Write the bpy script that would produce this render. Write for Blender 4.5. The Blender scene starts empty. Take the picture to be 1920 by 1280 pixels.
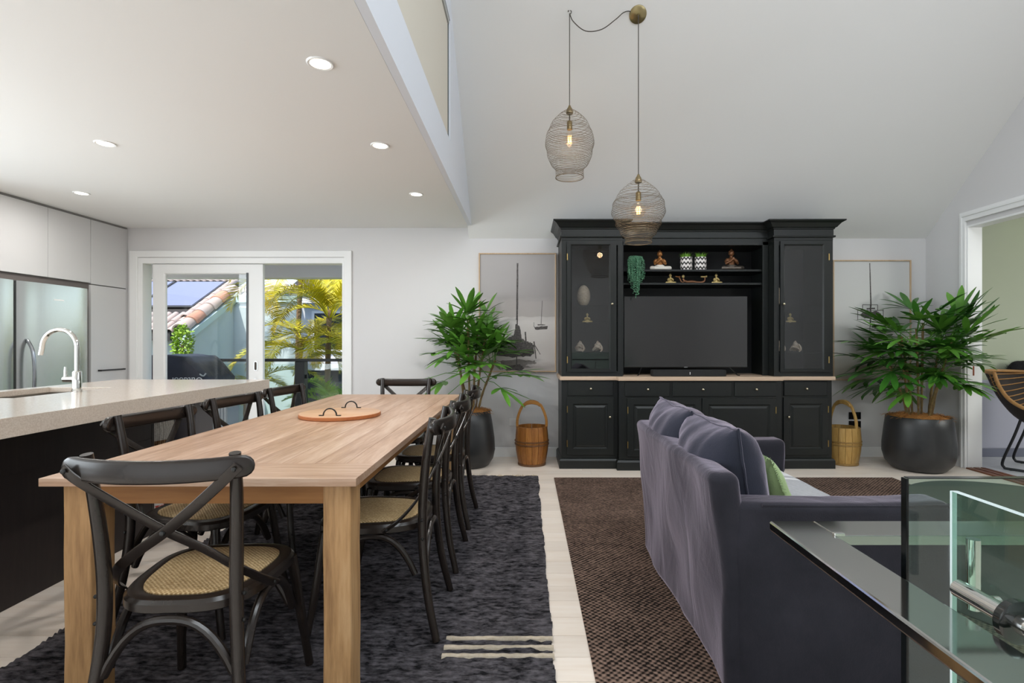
import bpy, bmesh, math, random
from mathutils import Vector, Matrix, noise, Quaternion
random.seed(7)
PI = math.pi
S = bpy.context.scene
COL = S.collection

# ------------------------------------------------------------------ camera
cam_data = bpy.data.cameras.new('camera')
cam = bpy.data.objects.new('camera', cam_data)
COL.objects.link(cam)
cam.location = (0, 0, 1.2)
cam.rotation_euler = (PI / 2, 0, 0)
cam_data.sensor_width = 36
cam_data.lens = 18.75
cam_data.shift_x = -26.5 / 1920
cam_data.shift_y = 0.5 / 1920
cam_data.clip_start = 0.05
cam_data.clip_end = 300
S.camera = cam

# ------------------------------------------------------------------ world, sun, large lights, exposure
world = bpy.data.worlds.new('world')
S.world = world
world.use_nodes = True
wn = world.node_tree.nodes
wl = world.node_tree.links
bg = wn['Background']
sky = wn.new('ShaderNodeTexSky')
sky.sky_type = 'NISHITA'
sky.sun_disc = False
sky.sun_elevation = math.radians(55)
sky.sun_rotation = math.radians(205)
sky.air_density = 1.0
sky.dust_density = 1.5
wl.new(sky.outputs[0], bg.inputs[0])
bg.inputs[1].default_value = 0.42

def add_light(name, kind, loc, rot, energy, color=(1, 1, 1), size=1.0, size_y=None, shape=None):
    d = bpy.data.lights.new(name, kind)
    d.energy = energy
    d.color = color
    if kind == 'AREA':
        d.shape = shape or ('RECTANGLE' if size_y else 'SQUARE')
        d.size = size
        if size_y:
            d.size_y = size_y
    o = bpy.data.objects.new(name, d)
    COL.objects.link(o)
    o.location = loc
    o.rotation_euler = rot
    return o

sun = add_light('sun', 'SUN', (0, 0, 20), (math.radians(38), 0, math.radians(-28)), 5.2, (1.0, 0.95, 0.86))
sun.data.angle = math.radians(0.6)
# area lamps added before the solid rear and left walls for assumed window light
add_light('rear_fill_light', 'AREA', (-2.2, -2.75, 1.35), (math.radians(90), 0, 0), 34, (0.85, 0.94, 1.0), 4.6, 2.3)  # fill lamp added behind the camera; no window is modelled there
add_light('left_fill_light', 'AREA', (-4.7, 1.0, 1.45), (math.radians(90), 0, math.radians(-90)), 158, (0.83, 0.93, 1.0), 4.2, 1.8)  # fill lamp added on the left, standing in for an assumed window
add_light('vault_fill_light', 'AREA', (1.6, 0.3, 4.75), (math.radians(22), 0, 0), 180, (0.88, 0.95, 1.0), 3.4, 2.0)  # fill lamp added under the vault to brighten the room
add_light('right_fill_light', 'AREA', (4.1, 0.2, 3.5), (math.radians(90), 0, math.radians(90)), 42, (0.84, 0.92, 1.0), 3.2, 1.4)  # fill lamp added high on the right to lighten the bulkhead
add_light('side_room_fill_light', 'AREA', (6.6, 2.6, 2.4), (math.radians(38), 0, math.radians(25)), 95, (0.98, 1.0, 0.95), 1.6, 1.2)  # unseen fill lamp added to brighten the side room
S.view_settings.view_transform = 'Standard'
S.view_settings.look = 'None'
S.view_settings.gamma = 1.0
S.view_settings.use_curve_mapping = False
S.view_settings.exposure = -0.1
try:
    S.cycles.max_bounces = 10
    S.cycles.transparent_max_bounces = 16
    S.cycles.use_denoising = True
except Exception:
    pass

# ------------------------------------------------------------------ materials
def lin(c):
    if isinstance(c, str):
        c = c.lstrip('#')
        c = tuple(int(c[i:i + 2], 16) / 255 for i in (0, 2, 4))
    return tuple((x / 12.92 if x <= 0.04045 else ((x + 0.055) / 1.055) ** 2.4) for x in c)

MATS = {}

def nd(nt, t, **kw):
    n = nt.nodes.new(t)
    for k, v in kw.items():
        if k in n.inputs.keys():
            n.inputs[k].default_value = v
        else:
            setattr(n, k, v)
    return n

def mat(name, col, rough=0.5, metal=0.0, var=None, bump=None, spec=0.5, coat=0.0, emis=None, stretch=None, rnd=0.0, sheen=0.0, sheen_tint=None):
    """var = (scale, second colour, contrast); bump = (scale, strength, distance)"""
    if name in MATS:
        return MATS[name]
    m = bpy.data.materials.new(name)
    m.use_nodes = True
    nt = m.node_tree
    b = nt.nodes['Principled BSDF']
    c = lin(col)
    b.inputs['Base Color'].default_value = (*c, 1)
    b.inputs['Roughness'].default_value = rough
    b.inputs['Metallic'].default_value = metal
    b.inputs['Specular IOR Level'].default_value = spec
    b.inputs['Coat Weight'].default_value = coat
    if sheen:
        b.inputs['Sheen Weight'].default_value = sheen
        b.inputs['Sheen Roughness'].default_value = 0.35
        if sheen_tint:
            b.inputs['Sheen Tint'].default_value = (*lin(sheen_tint), 1)
    if emis:
        b.inputs['Emission Color'].default_value = (*lin(emis[0]), 1)
        b.inputs['Emission Strength'].default_value = emis[1]
    coord = None
    if var or bump or rnd:
        tc = nd(nt, 'ShaderNodeTexCoord')
        mp = nd(nt, 'ShaderNodeMapping')
        if stretch:
            mp.inputs['Scale'].default_value = stretch
        nt.links.new(tc.outputs['Object'], mp.inputs['Vector'])
        coord = mp.outputs['Vector']
    last = None
    if var:
        sc, c2, con = var
        n = nd(nt, 'ShaderNodeTexNoise', Scale=sc, Detail=5.0, Roughness=0.6)
        nt.links.new(coord, n.inputs['Vector'])
        r = nd(nt, 'ShaderNodeValToRGB')
        r.color_ramp.elements[0].position = 0.5 - con
        r.color_ramp.elements[1].position = 0.5 + con
        r.color_ramp.elements[0].color = (*c, 1)
        r.color_ramp.elements[1].color = (*lin(c2), 1)
        nt.links.new(n.outputs['Fac'], r.inputs['Fac'])
        last = r.outputs['Color']
    if rnd:
        oi = nd(nt, 'ShaderNodeObjectInfo')
        mr = nd(nt, 'ShaderNodeMapRange')
        mr.inputs['To Min'].default_value = 1 - rnd
        mr.inputs['To Max'].default_value = 1 + rnd
        nt.links.new(oi.outputs['Random'], mr.inputs['Value'])
        hs = nd(nt, 'ShaderNodeHueSaturation')
        nt.links.new(mr.outputs['Result'], hs.inputs['Value'])
        if last is not None:
            nt.links.new(last, hs.inputs['Color'])
        else:
            hs.inputs['Color'].default_value = (*c, 1)
        last = hs.outputs['Color']
    if last is not None:
        nt.links.new(last, b.inputs['Base Color'])
    if bump:
        sc, st, di = bump
        n = nd(nt, 'ShaderNodeTexNoise', Scale=sc, Detail=4.0)
        nt.links.new(coord, n.inputs['Vector'])
        bp = nd(nt, 'ShaderNodeBump', Strength=st, Distance=di)
        nt.links.new(n.outputs['Fac'], bp.inputs['Height'])
        nt.links.new(bp.outputs['Normal'], b.inputs['Normal'])
    MATS[name] = m
    return m

def wood(name, c1, c2, c3, axis='Y', scale=1.0, rough=0.45, rnd=0.06, bump=0.15, spec=0.4):
    """timber with long grain along axis"""
    if name in MATS:
        return MATS[name]
    m = bpy.data.materials.new(name)
    m.use_nodes = True
    nt = m.node_tree
    b = nt.nodes['Principled BSDF']
    b.inputs['Roughness'].default_value = rough
    b.inputs['Specular IOR Level'].default_value = spec
    tc = nd(nt, 'ShaderNodeTexCoord')
    oi = nd(nt, 'ShaderNodeObjectInfo')
    va = nd(nt, 'ShaderNodeVectorMath', operation='ADD')
    cm = nd(nt, 'ShaderNodeCombineXYZ')
    mu = nd(nt, 'ShaderNodeMath', operation='MULTIPLY')
    mu.inputs[1].default_value = 37.0
    nt.links.new(oi.outputs['Random'], mu.inputs[0])
    for i in range(3):
        nt.links.new(mu.outputs[0], cm.inputs[i])
    nt.links.new(tc.outputs['Object'], va.inputs[0])
    nt.links.new(cm.outputs[0], va.inputs[1])
    mp = nd(nt, 'ShaderNodeMapping')
    s = [9.0 * scale] * 3
    s['XYZ'.index(axis)] = 0.8 * scale
    mp.inputs['Scale'].default_value = s
    nt.links.new(va.outputs[0], mp.inputs['Vector'])
    n1 = nd(nt, 'ShaderNodeTexNoise', Scale=1.3, Detail=6.0, Roughness=0.6, Distortion=0.6)
    n2 = nd(nt, 'ShaderNodeTexNoise', Scale=9.0, Detail=3.0, Roughness=0.6)
    nt.links.new(mp.outputs[0], n1.inputs['Vector'])
    nt.links.new(mp.outputs[0], n2.inputs['Vector'])
    r = nd(nt, 'ShaderNodeValToRGB')
    e = r.color_ramp.elements
    e[0].position = 0.3
    e[0].color = (*lin(c1), 1)
    e[1].position = 0.72
    e[1].color = (*lin(c3), 1)
    k = e.new(0.5)
    k.color = (*lin(c2), 1)
    mx = nd(nt, 'ShaderNodeMath', operation='MULTIPLY_ADD')
    mx.inputs[1].default_value = 0.35
    ad = nd(nt, 'ShaderNodeMath', operation='MULTIPLY_ADD')
    ad.inputs[1].default_value = 0.65
    nt.links.new(n2.outputs['Fac'], mx.inputs[0])
    mx.inputs[2].default_value = 0.0
    nt.links.new(n1.outputs['Fac'], ad.inputs[0])
    nt.links.new(mx.outputs[0], ad.inputs[2])
    nt.links.new(ad.outputs[0], r.inputs['Fac'])
    hs = nd(nt, 'ShaderNodeHueSaturation')
    mr = nd(nt, 'ShaderNodeMapRange')
    mr.inputs['To Min'].default_value = 1 - rnd
    mr.inputs['To Max'].default_value = 1 + rnd
    nt.links.new(oi.outputs['Random'], mr.inputs['Value'])
    nt.links.new(mr.outputs['Result'], hs.inputs['Value'])
    nt.links.new(r.outputs['Color'], hs.inputs['Color'])
    nt.links.new(hs.outputs['Color'], b.inputs['Base Color'])
    if bump:
        bp = nd(nt, 'ShaderNodeBump', Strength=bump, Distance=0.002)
        nt.links.new(ad.outputs[0], bp.inputs['Height'])
        nt.links.new(bp.outputs['Normal'], b.inputs['Normal'])
    MATS[name] = m
    return m

def weave(name, c1, c2, sx, sy, rough=0.9, strength=0.6, dist=0.004, sheen=0.0):
    """basket weave: two crossing wave patterns give relief, threads vary in colour"""
    if name in MATS:
        return MATS[name]
    m = bpy.data.materials.new(name)
    m.use_nodes = True
    nt = m.node_tree
    b = nt.nodes['Principled BSDF']
    b.inputs['Roughness'].default_value = rough
    b.inputs['Specular IOR Level'].default_value = 0.2
    tc = nd(nt, 'ShaderNodeTexCoord')
    sep = nd(nt, 'ShaderNodeSeparateXYZ')
    nt.links.new(tc.outputs['Object'], sep.inputs[0])
    outs = []
    for i, s in ((0, sx), (1, sy)):
        mu = nd(nt, 'ShaderNodeMath', operation='MULTIPLY')
        mu.inputs[1].default_value = 2 * PI * s
        nt.links.new(sep.outputs[i], mu.inputs[0])
        sn = nd(nt, 'ShaderNodeMath', operation='SINE')
        nt.links.new(mu.outputs[0], sn.inputs[0])
        outs.append(sn.outputs[0])
    pr = nd(nt, 'ShaderNodeMath', operation='MULTIPLY')
    nt.links.new(outs[0], pr.inputs[0])
    nt.links.new(outs[1], pr.inputs[1])
    n = nd(nt, 'ShaderNodeTexNoise', Scale=(sx + sy) * 0.9, Detail=3.0)
    nt.links.new(tc.outputs['Object'], n.inputs['Vector'])
    n2 = nd(nt, 'ShaderNodeTexNoise', Scale=3.0, Detail=2.0)
    nt.links.new(tc.outputs['Object'], n2.inputs['Vector'])
    m1 = nd(nt, 'ShaderNodeMath', operation='MULTIPLY_ADD')
    m1.inputs[1].default_value = 0.34
    nt.links.new(pr.outputs[0], m1.inputs[0])
    nt.links.new(n.outputs['Fac'], m1.inputs[2])
    m2 = nd(nt, 'ShaderNodeMath', operation='MULTIPLY_ADD')
    m2.inputs[1].default_value = 0.35
    nt.links.new(n2.outputs['Fac'], m2.inputs[0])
    nt.links.new(m1.outputs[0], m2.inputs[2])
    r = nd(nt, 'ShaderNodeValToRGB')
    r.color_ramp.elements[0].position = 0.45
    r.color_ramp.elements[1].position = 1.0
    r.color_ramp.elements[0].color = (*lin(c1), 1)
    r.color_ramp.elements[1].color = (*lin(c2), 1)
    nt.links.new(m2.outputs[0], r.inputs['Fac'])
    nt.links.new(r.outputs['Color'], b.inputs['Base Color'])
    bp = nd(nt, 'ShaderNodeBump', Strength=strength, Distance=dist)
    nt.links.new(m1.outputs[0], bp.inputs['Height'])
    nt.links.new(bp.outputs['Normal'], b.inputs['Normal'])
    if sheen:
        b.inputs['Sheen Weight'].default_value = sheen
    MATS[name] = m
    return m

def glass(name, tint=(1, 1, 1), ior=1.45, rough=0.0, gloss=(1, 1, 1)):
    """clear pane: transmits straight through, reflects by Fresnel"""
    if name in MATS:
        return MATS[name]
    m = bpy.data.materials.new(name)
    m.use_nodes = True
    nt = m.node_tree
    nt.nodes.remove(nt.nodes['Principled BSDF'])
    out = nt.nodes['Material Output']
    t = nd(nt, 'ShaderNodeBsdfTransparent')
    t.inputs[0].default_value = (*tint, 1)
    g = nd(nt, 'ShaderNodeBsdfGlossy')
    g.inputs['Color'].default_value = (*gloss, 1)
    g.inputs['Roughness'].default_value = rough
    lw = nd(nt, 'ShaderNodeLayerWeight')
    lw.inputs['Blend'].default_value = 0.5
    f0 = ((ior - 1) / (ior + 1)) ** 2
    pw = nd(nt, 'ShaderNodeMath', operation='POWER')
    pw.inputs[1].default_value = 5.0
    nt.links.new(lw.outputs['Facing'], pw.inputs[0])
    f = nd(nt, 'ShaderNodeMath', operation='MULTIPLY_ADD')
    f.inputs[1].default_value = 1 - f0
    f.inputs[2].default_value = f0
    nt.links.new(pw.outputs[0], f.inputs[0])
    mx = nd(nt, 'ShaderNodeMixShader')
    nt.links.new(f.outputs[0], mx.inputs[0])
    nt.links.new(t.outputs[0], mx.inputs[1])
    nt.links.new(g.outputs[0], mx.inputs[2])
    nt.links.new(mx.outputs[0], out.inputs['Surface'])
    MATS[name] = m
    return m

# ------------------------------------------------------------------ mesh helpers
def frames(pts):
    """parallel transport frames along a polyline"""
    n = len(pts)
    T = []
    for i in range(n):
        a = pts[max(0, i - 1)]
        b = pts[min(n - 1, i + 1)]
        t = (b - a)
        T.append(t.normalized() if t.length > 1e-9 else Vector((0, 0, 1)))
    up = Vector((0, 0, 1)) if abs(T[0].z) < 0.9 else Vector((1, 0, 0))
    u = T[0].cross(up).normalized()
    out = []
    for i in range(n):
        if i:
            q = T[i - 1].rotation_difference(T[i])
            u = q @ u
        u = (u - T[i] * u.dot(T[i])).normalized()
        out.append((T[i], u, T[i].cross(u).normalized()))
    return out

def spline(pts, n=6):
    """Catmull-Rom through the points"""
    P = [Vector(p) for p in pts]
    P = [P[0] * 2 - P[1]] + P + [P[-1] * 2 - P[-2]]
    out = []
    for i in range(1, len(P) - 2):
        for k in range(n):
            t = k / n
            a, b, c, d = P[i - 1], P[i], P[i + 1], P[i + 2]
            out.append(0.5 * ((2 * b) + (c - a) * t + (2 * a - 5 * b + 4 * c - d) * t * t + (3 * b - a - 3 * c + d) * t ** 3))
    out.append(P[-2].copy())
    return out

class MB:
    def __init__(self):
        self.bm = bmesh.new()

    def v(self, p):
        return self.bm.verts.new(p)

    def f(self, vs):
        try:
            return self.bm.faces.new(vs)
        except ValueError:
            return None

    def box(self, x0, x1, y0, y1, z0, z1):
        vs = [self.v((x, y, z)) for x in (x0, x1) for y in (y0, y1) for z in (z0, z1)]
        for q in ((0, 1, 3, 2), (4, 6, 7, 5), (0, 4, 5, 1), (2, 3, 7, 6), (0, 2, 6, 4), (1, 5, 7, 3)):
            self.f([vs[i] for i in q])
        return self

    def tube(self, pts, r, seg=8, cap=True, closed=False, up=None):
        """r: number, list, or (width, height) flat section; up: fixed reference for flat sections"""
        P = [Vector(p) for p in pts]
        n = len(P)
        fr = frames(P)
        rings = []
        for i in range(n):
            t, u, w = fr[i]
            if up is not None:
                w = Vector(up) - t * t.dot(Vector(up))
                w.normalize()
                u = w.cross(t).normalized()
            ring = []
            rr = r[i] if isinstance(r, list) else r
            ra, rb = rr if isinstance(rr, tuple) else (rr, rr)
            for k in range(seg):
                a = 2 * PI * k / seg
                ca, sa = math.cos(a), math.sin(a)
                if isinstance(rr, tuple):
                    ca = math.copysign(abs(ca) ** 0.45, ca)
                    sa = math.copysign(abs(sa) ** 0.45, sa)
                ring.append(self.v(P[i] + u * ca * ra + w * sa * rb))
            rings.append(ring)
        for i in range(n - (0 if closed else 1)):
            A, B = rings[i], rings[(i + 1) % n]
            for k in range(seg):
                self.f([A[k], A[(k + 1) % seg], B[(k + 1) % seg], B[k]])
        if cap and not closed:
            self.f(rings[0][::-1])
            self.f(rings[-1])
        return self

    def lathe(self, prof, seg=32, c=(0, 0, 0), closed=False):
        c = Vector(c)
        rings = []
        for r, z in prof:
            if r < 1e-6:
                rings.append([self.v(c + Vector((0, 0, z)))])
            else:
                rings.append([self.v(c + Vector((r * math.cos(2 * PI * k / seg), r * math.sin(2 * PI * k / seg), z))) for k in range(seg)])
        pairs = list(zip(rings, rings[1:]))
        if closed:
            pairs.append((rings[-1], rings[0]))
        for A, B in pairs:
            for k in range(seg):
                k2 = (k + 1) % seg
                if len(A) == 1 and len(B) == 1:
                    continue
                if len(A) == 1:
                    self.f([A[0], B[k2], B[k]])
                elif len(B) == 1:
                    self.f([A[k], A[k2], B[0]])
                else:
                    self.f([A[k], A[k2], B[k2], B[k]])
        return self

    def ball(self, c, r, seg=14, rings=9):
        rx, ry, rz = r if isinstance(r, (tuple, list)) else (r, r, r)
        c = Vector(c)
        rows = []
        for i in range(rings + 1):
            a = PI * i / rings
            if i in (0, rings):
                rows.append([self.v(c + Vector((0, 0, rz * math.cos(a))))])
            else:
                rows.append([self.v(c + Vector((rx * math.sin(a) * math.cos(2 * PI * k / seg), ry * math.sin(a) * math.sin(2 * PI * k / seg), rz * math.cos(a)))) for k in range(seg)])
        for A, B in zip(rows, rows[1:]):
            for k in range(seg):
                k2 = (k + 1) % seg
                if len(A) == 1:
                    self.f([A[0], B[k], B[k2]])
                elif len(B) == 1:
                    self.f([A[k], B[0], A[k2]])
                else:
                    self.f([A[k], B[k], B[k2], A[k2]])
        return self

    def prism(self, poly, axis, a, b):
        """extrude a 2-D polygon along an axis from a to b"""
        def p3(p, t):
            return {'X': (t, p[0], p[1]), 'Y': (p[0], t, p[1]), 'Z': (p[0], p[1], t)}[axis]
        A = [self.v(p3(p, a)) for p in poly]
        B = [self.v(p3(p, b)) for p in poly]
        n = len(poly)
        self.f(A[::-1])
        self.f(B)
        for i in range(n):
            self.f([A[i], A[(i + 1) % n], B[(i + 1) % n], B[i]])
        return self

    def rect_loft(self, x0, x1, z0, z1, steps, close_first=True):
        """concentric rectangles facing -Y: steps = [(inset, y)]; last one closed by a face"""
        loops = []
        for i, y in steps:
            loops.append([self.v(p) for p in ((x0 + i, y, z0 + i), (x1 - i, y, z0 + i), (x1 - i, y, z1 - i), (x0 + i, y, z1 - i))])
        if close_first:
            self.f(loops[0][::-1])
        for A, B in zip(loops, loops[1:]):
            for k in range(4):
                self.f([A[k], A[(k + 1) % 4], B[(k + 1) % 4], B[k]])
        self.f(loops[-1])
        return self

    def ring_xz(self, x0, x1, z0, z1, w, y0, y1, lip=None):
        """picture-frame ring in the XZ plane, front at y0, back at y1"""
        st = [(0, y1), (0, y0), (w, y0), (w, y1)]
        if lip:
            st = [(0, y1), (0, y0), (w - lip, y0), (w, y0 + lip), (w, y1)]
        loops = []
        for i, y in st:
            loops.append([self.v(p) for p in ((x0 + i, y, z0 + i), (x1 - i, y, z0 + i), (x1 - i, y, z1 - i), (x0 + i, y, z1 - i))])
        n = len(loops)
        for j in range(n):
            A, B = loops[j], loops[(j + 1) % n]
            for k in range(4):
                self.f([A[k], A[(k + 1) % 4], B[(k + 1) % 4], B[k]])
        return self

    def rbox(self, x0, x1, y0, y1, z0, z1, r, n=10, disp=None):
        """rounded, finely divided box; disp(co) -> offset"""
        lo = Vector((x0, y0, z0))
        hi = Vector((x1, y1, z1))
        b2 = bmesh.new()
        bmesh.ops.create_cube(b2, size=1.0)
        bmesh.ops.subdivide_edges(b2, edges=b2.edges[:], cuts=n, use_grid_fill=True)
        mp = {}
        def warp(t, size):
            # concentrate samples near the ends so that the rounding is smooth
            k = min(0.45, r / size * 1.2)
            s = t + 0.5
            e = 0.22
            if s < e:
                return s / e * k
            if s > 1 - e:
                return 1 - (1 - s) / e * k
            return k + (s - e) / (1 - 2 * e) * (1 - 2 * k)
        for v in b2.verts:
            p = Vector((lo[i] + warp(v.co[i], hi[i] - lo[i]) * (hi[i] - lo[i]) for i in range(3)))
            q = Vector((min(max(p[i], lo[i] + r), hi[i] - r) for i in range(3)))
            d = p - q
            if d.length > 1e-9:
                p = q + d.normalized() * r
            if disp:
                p = p + Vector(disp(p))
            mp[v.index] = self.v(p)
        for fc in b2.faces:
            self.f([mp[v.index] for v in fc.verts])
        b2.free()
        return self

    def build(self, name, m, parent=None, smooth=35, bevel=0.0, subsurf=0, loc=None, remesh=0.0, rot=None):
        bmesh.ops.recalc_face_normals(self.bm, faces=self.bm.faces[:])
        me = bpy.data.meshes.new(name)
        self.bm.to_mesh(me)
        self.bm.free()
        for mm in (m if isinstance(m, (list, tuple)) else [m]):
            me.materials.append(mm)
        if smooth:
            me.polygons.foreach_set('use_smooth', [True] * len(me.polygons))
            me.set_sharp_from_angle(angle=math.radians(smooth))
        o = bpy.data.objects.new(name, me)
        COL.objects.link(o)
        if parent:
            o.parent = parent
        if loc:
            o.location = loc
        if rot:
            o.rotation_euler = rot
        if remesh:
            md = o.modifiers.new('remesh', 'REMESH')
            md.mode = 'VOXEL'
            md.voxel_size = remesh
            md.use_smooth_shade = True
        if bevel:
            md = o.modifiers.new('bevel', 'BEVEL')
            md.width = bevel
            md.segments = 2
            md.limit_method = 'ANGLE'
            md.angle_limit = math.radians(40)
        if subsurf:
            md = o.modifiers.new('sub', 'SUBSURF')
            md.levels = subsurf
            md.render_levels = subsurf
        return o

def thing(name, label, cat, loc=(0, 0, 0), rz=0.0, group=None):
    o = bpy.data.objects.new(name, None)
    COL.objects.link(o)
    o.location = loc
    o.rotation_euler = (0, 0, rz)
    o.empty_display_size = 0.1
    o['label'] = label
    o['category'] = cat
    if group:
        o['group'] = group
    return o

def tag(o, label, cat, group=None):
    o['label'] = label
    o['category'] = cat
    if group:
        o['group'] = group
    return o

def structure(o):
    o['kind'] = 'structure'
    return o

def copy_tree(o, parent=None):
    c = o.copy()
    COL.objects.link(c)
    if parent:
        c.parent = parent
    for ch in list(o.children):
        copy_tree(ch, c)
    return c

def again(me, name, m=None, parent=None, loc=(0, 0, 0), rot=(0, 0, 0), scale=(1, 1, 1)):
    """a further object that shares a mesh"""
    o = bpy.data.objects.new(name, me)
    COL.objects.link(o)
    if parent:
        o.parent = parent
    o.location = loc
    o.rotation_euler = rot
    o.scale = scale
    return o

M_WALL = mat('wall_paint', '#d9d7d7', 0.75, spec=0.25, bump=(90, 0.03, 0.002))
M_CEIL = mat('ceiling_paint', '#ecebe9', 0.8, spec=0.2)
M_TRIM = mat('trim_gloss_white', '#f0f0ef', 0.35, spec=0.45)
M_BLACK = mat('black_satin', '#141414', 0.35)
M_CHROME = mat('chrome', '#d9d9d6', 0.07, metal=1.0)
M_STEEL = mat('brushed_steel', '#b9bab8', 0.28, metal=1.0, bump=(60, 0.05, 0.001), stretch=(1, 1, 0.02))
M_BRASS = mat('aged_brass', '#b59a62', 0.3, metal=1.0)
M_GLASS = glass('clear_glass')
# ------------------------------------------------------------------ room shell
YB = 5.58          # back wall
XR = 4.18          # right wall
ZC = 2.39          # kitchen ceiling
SL = 0.887         # slope of the vault
def zs(y):
    return 2.28 + SL * (YB - y)

# floor: dark bed with individual pale boards running along X
M_BED = mat('floor_bed', '#6f5f52', 0.9)
M_BOARD = wood('limewashed_board', '#e8d8c8', '#f0e3d6', '#f6ece2', 'X', 0.8, 0.42, 0.05, 0.06, 0.35)
fl = structure(MB().box(-4.9, XR, -3, YB + 0.02, -0.05, -0.011).build('floor', M_BED))
rb = random.Random(3)
y = 1.15
row = 0
while y < YB:
    y1 = min(y + 0.147, YB)
    x = -4.75 - rb.random() * 1.6
    while x < XR:
        x1 = min(x + rb.uniform(1.7, 2.6), XR)
        if x1 - max(x, -4.8) > 0.05:
            MB().box(max(x, -4.8), x1 - 0.0015, y, y1 - 0.0018, -0.0112, rb.uniform(-0.0004, 0.0)).build('floorboard', M_BOARD, fl, smooth=0)
        x = x1
    y = y1
MB().box(-4.8, XR, -3, 1.148, -0.0112, 0).build('floor_panel', M_BOARD, fl, smooth=0)

# back wall with sliding-door opening
DX0, DX1, DZ = -4.06, -1.895, 2.079
w = MB()
w.prism([(-4.9, -0.05), (DX0, -0.05), (DX0, DZ), (DX1, DZ), (DX1, -0.05), (XR + 0.13, -0.05), (XR + 0.13, 2.75), (-4.9, 2.75)], 'Y', YB, YB + 0.13)
structure(w.build('wall_back', M_WALL, smooth=0))
structure(MB().box(-4.92, -4.8, -3, YB, -0.05, 2.75).build('wall_left', M_WALL, smooth=0))
structure(MB().box(-4.9, 8.2, -3.1, -3, -0.05, 5.2).build('wall_front', M_WALL, smooth=0))
# right wall follows the vault; doorway to the side room
JY0, JY1, JZ = 2.7, 5.064, 2.30
yt = YB - (4.86 - 2.28) / SL
w = MB()
w.prism([(-3, -0.05), (JY0, -0.05), (JY0, JZ), (JY1, JZ), (JY1, -0.05), (YB, -0.05), (YB, 2.33), (yt, 4.95), (-3, 4.95)], 'X', XR, XR + 0.132)
structure(w.build('wall_right', M_WALL, smooth=0))
# kitchen ceiling
structure(MB().box(-4.9, -0.601, -3, YB + 0.02, ZC, ZC + 0.1).build('ceiling', M_CEIL, smooth=0))
# vault: sloping plane and flat top
v = MB()
v.prism([(YB + 0.05, 2.28 - SL * 0.05), (yt, 4.86), (-3, 4.86), (-3, 4.98), (yt - 0.03, 4.98), (YB + 0.05, 2.42)], 'X', -0.60, XR + 0.13)
structure(v.build('ceiling_vault', M_CEIL, smooth=0))
# bulkhead above the kitchen edge with the long mezzanine opening
OY, OZ0, OZ1 = 3.94, 2.68, 3.57
def ys(z):
    return YB - (z - 2.28) / SL
b = MB()
pts = {k: p for k, p in dict(a=(-3, ZC), b=(ys(ZC), ZC), c=(ys(OZ0), OZ0), d=(OY, OZ0), e=(-3, OZ0), g=(ys(OZ1), OZ1), h=(OY, OZ1), i=(-3, OZ1), j=(yt, 4.86), k=(-3, 4.86)).items()}
fr_ = {k: b.v((-0.56, p[0], p[1])) for k, p in pts.items()}
bk_ = {k: b.v((-0.60, p[0], p[1])) for k, p in pts.items()}
for q in ('abcde', 'dcgh', 'ihgjk'):
    b.f([fr_[c] for c in q])
    b.f([bk_[c] for c in q[::-1]])
for e1, e2 in ('ab', 'ed', 'dh', 'hi', 'bc', 'cg', 'gj', 'jk'):
    b.f([fr_[e1], fr_[e2], bk_[e2], bk_[e1]])
structure(b.build('wall_bulkhead', mat('bulkhead_paint', '#e6e9f0', 0.75, spec=0.2), smooth=0))
structure(MB().box(-0.598, -0.577, -3, OY - 0.02, OZ0, OZ1 - 0.035).build('window_1', mat('mezzanine_blind', '#ddd6c8', 0.8), smooth=0))
structure(MB().box(-0.596, -0.572, OY - 0.019, OY, OZ0, OZ1).build('trim_1', mat('dark_end_strip', '#4d5354', 0.5), smooth=0))  # dark strip at the far end of the blind
structure(MB().box(-0.597, -0.566, -3, OY - 0.021, OZ1 - 0.034, OZ1).build('trim_2', mat('blind_cassette', '#b9bab8', 0.5), smooth=0))

# skirting
def skirt(x0, x1):
    return MB().prism([(YB, 0), (YB, 0.1), (YB - 0.008, 0.1), (YB - 0.016, 0.09), (YB - 0.016, 0)], 'X', x0, x1)
structure(skirt(-1.82, XR).build('baseboard_back', M_TRIM, smooth=0))
structure(MB().box(XR - 0.016, XR, 5.135, YB - 0.016, 0, 0.1).build('baseboard_right', M_TRIM, smooth=0))

# doorway lining and architrave on the right
tr = MB()
tr.prism([(5.125, 0), (5.125, 2.43), (JY0 - 0.09, 2.43), (JY0 - 0.09, 2.34), (5.055, 2.34), (5.055, 0)], 'X', XR - 0.022, XR - 0.0005)
structure(tr.build('trim_3', M_TRIM, smooth=0, bevel=0.005))
tr = MB()
tr.prism([(5.105, 0), (5.105, 2.41), (JY0, 2.41), (JY0, 2.385), (5.085, 2.385), (5.085, 0)], 'X', XR - 0.03, XR - 0.02)
structure(tr.build('trim_4', M_TRIM, smooth=0, bevel=0.003))
lin_ = MB()
lin_.prism([(JY1, 0), (JY1, JZ), (JY0, JZ), (JY0, JZ - 0.018), (JY1 - 0.018, JZ - 0.018), (JY1 - 0.018, 0)], 'X', XR - 0.002, XR + 0.134)
jl = structure(lin_.build('trim_5', M_TRIM, smooth=0))
MB().box(XR + 0.045, XR + 0.06, JY1 - 0.0195, JY1 - 0.017, 0.88, 0.97).build('strike_plate', mat('strike_bronze', '#8a4b33', 0.4, metal=0.6), jl, smooth=0)
M_TRACK = wood('track_timber', '#5b3322', '#7a4a30', '#8d5b3d', 'Y', 1.0, 0.4)
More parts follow.
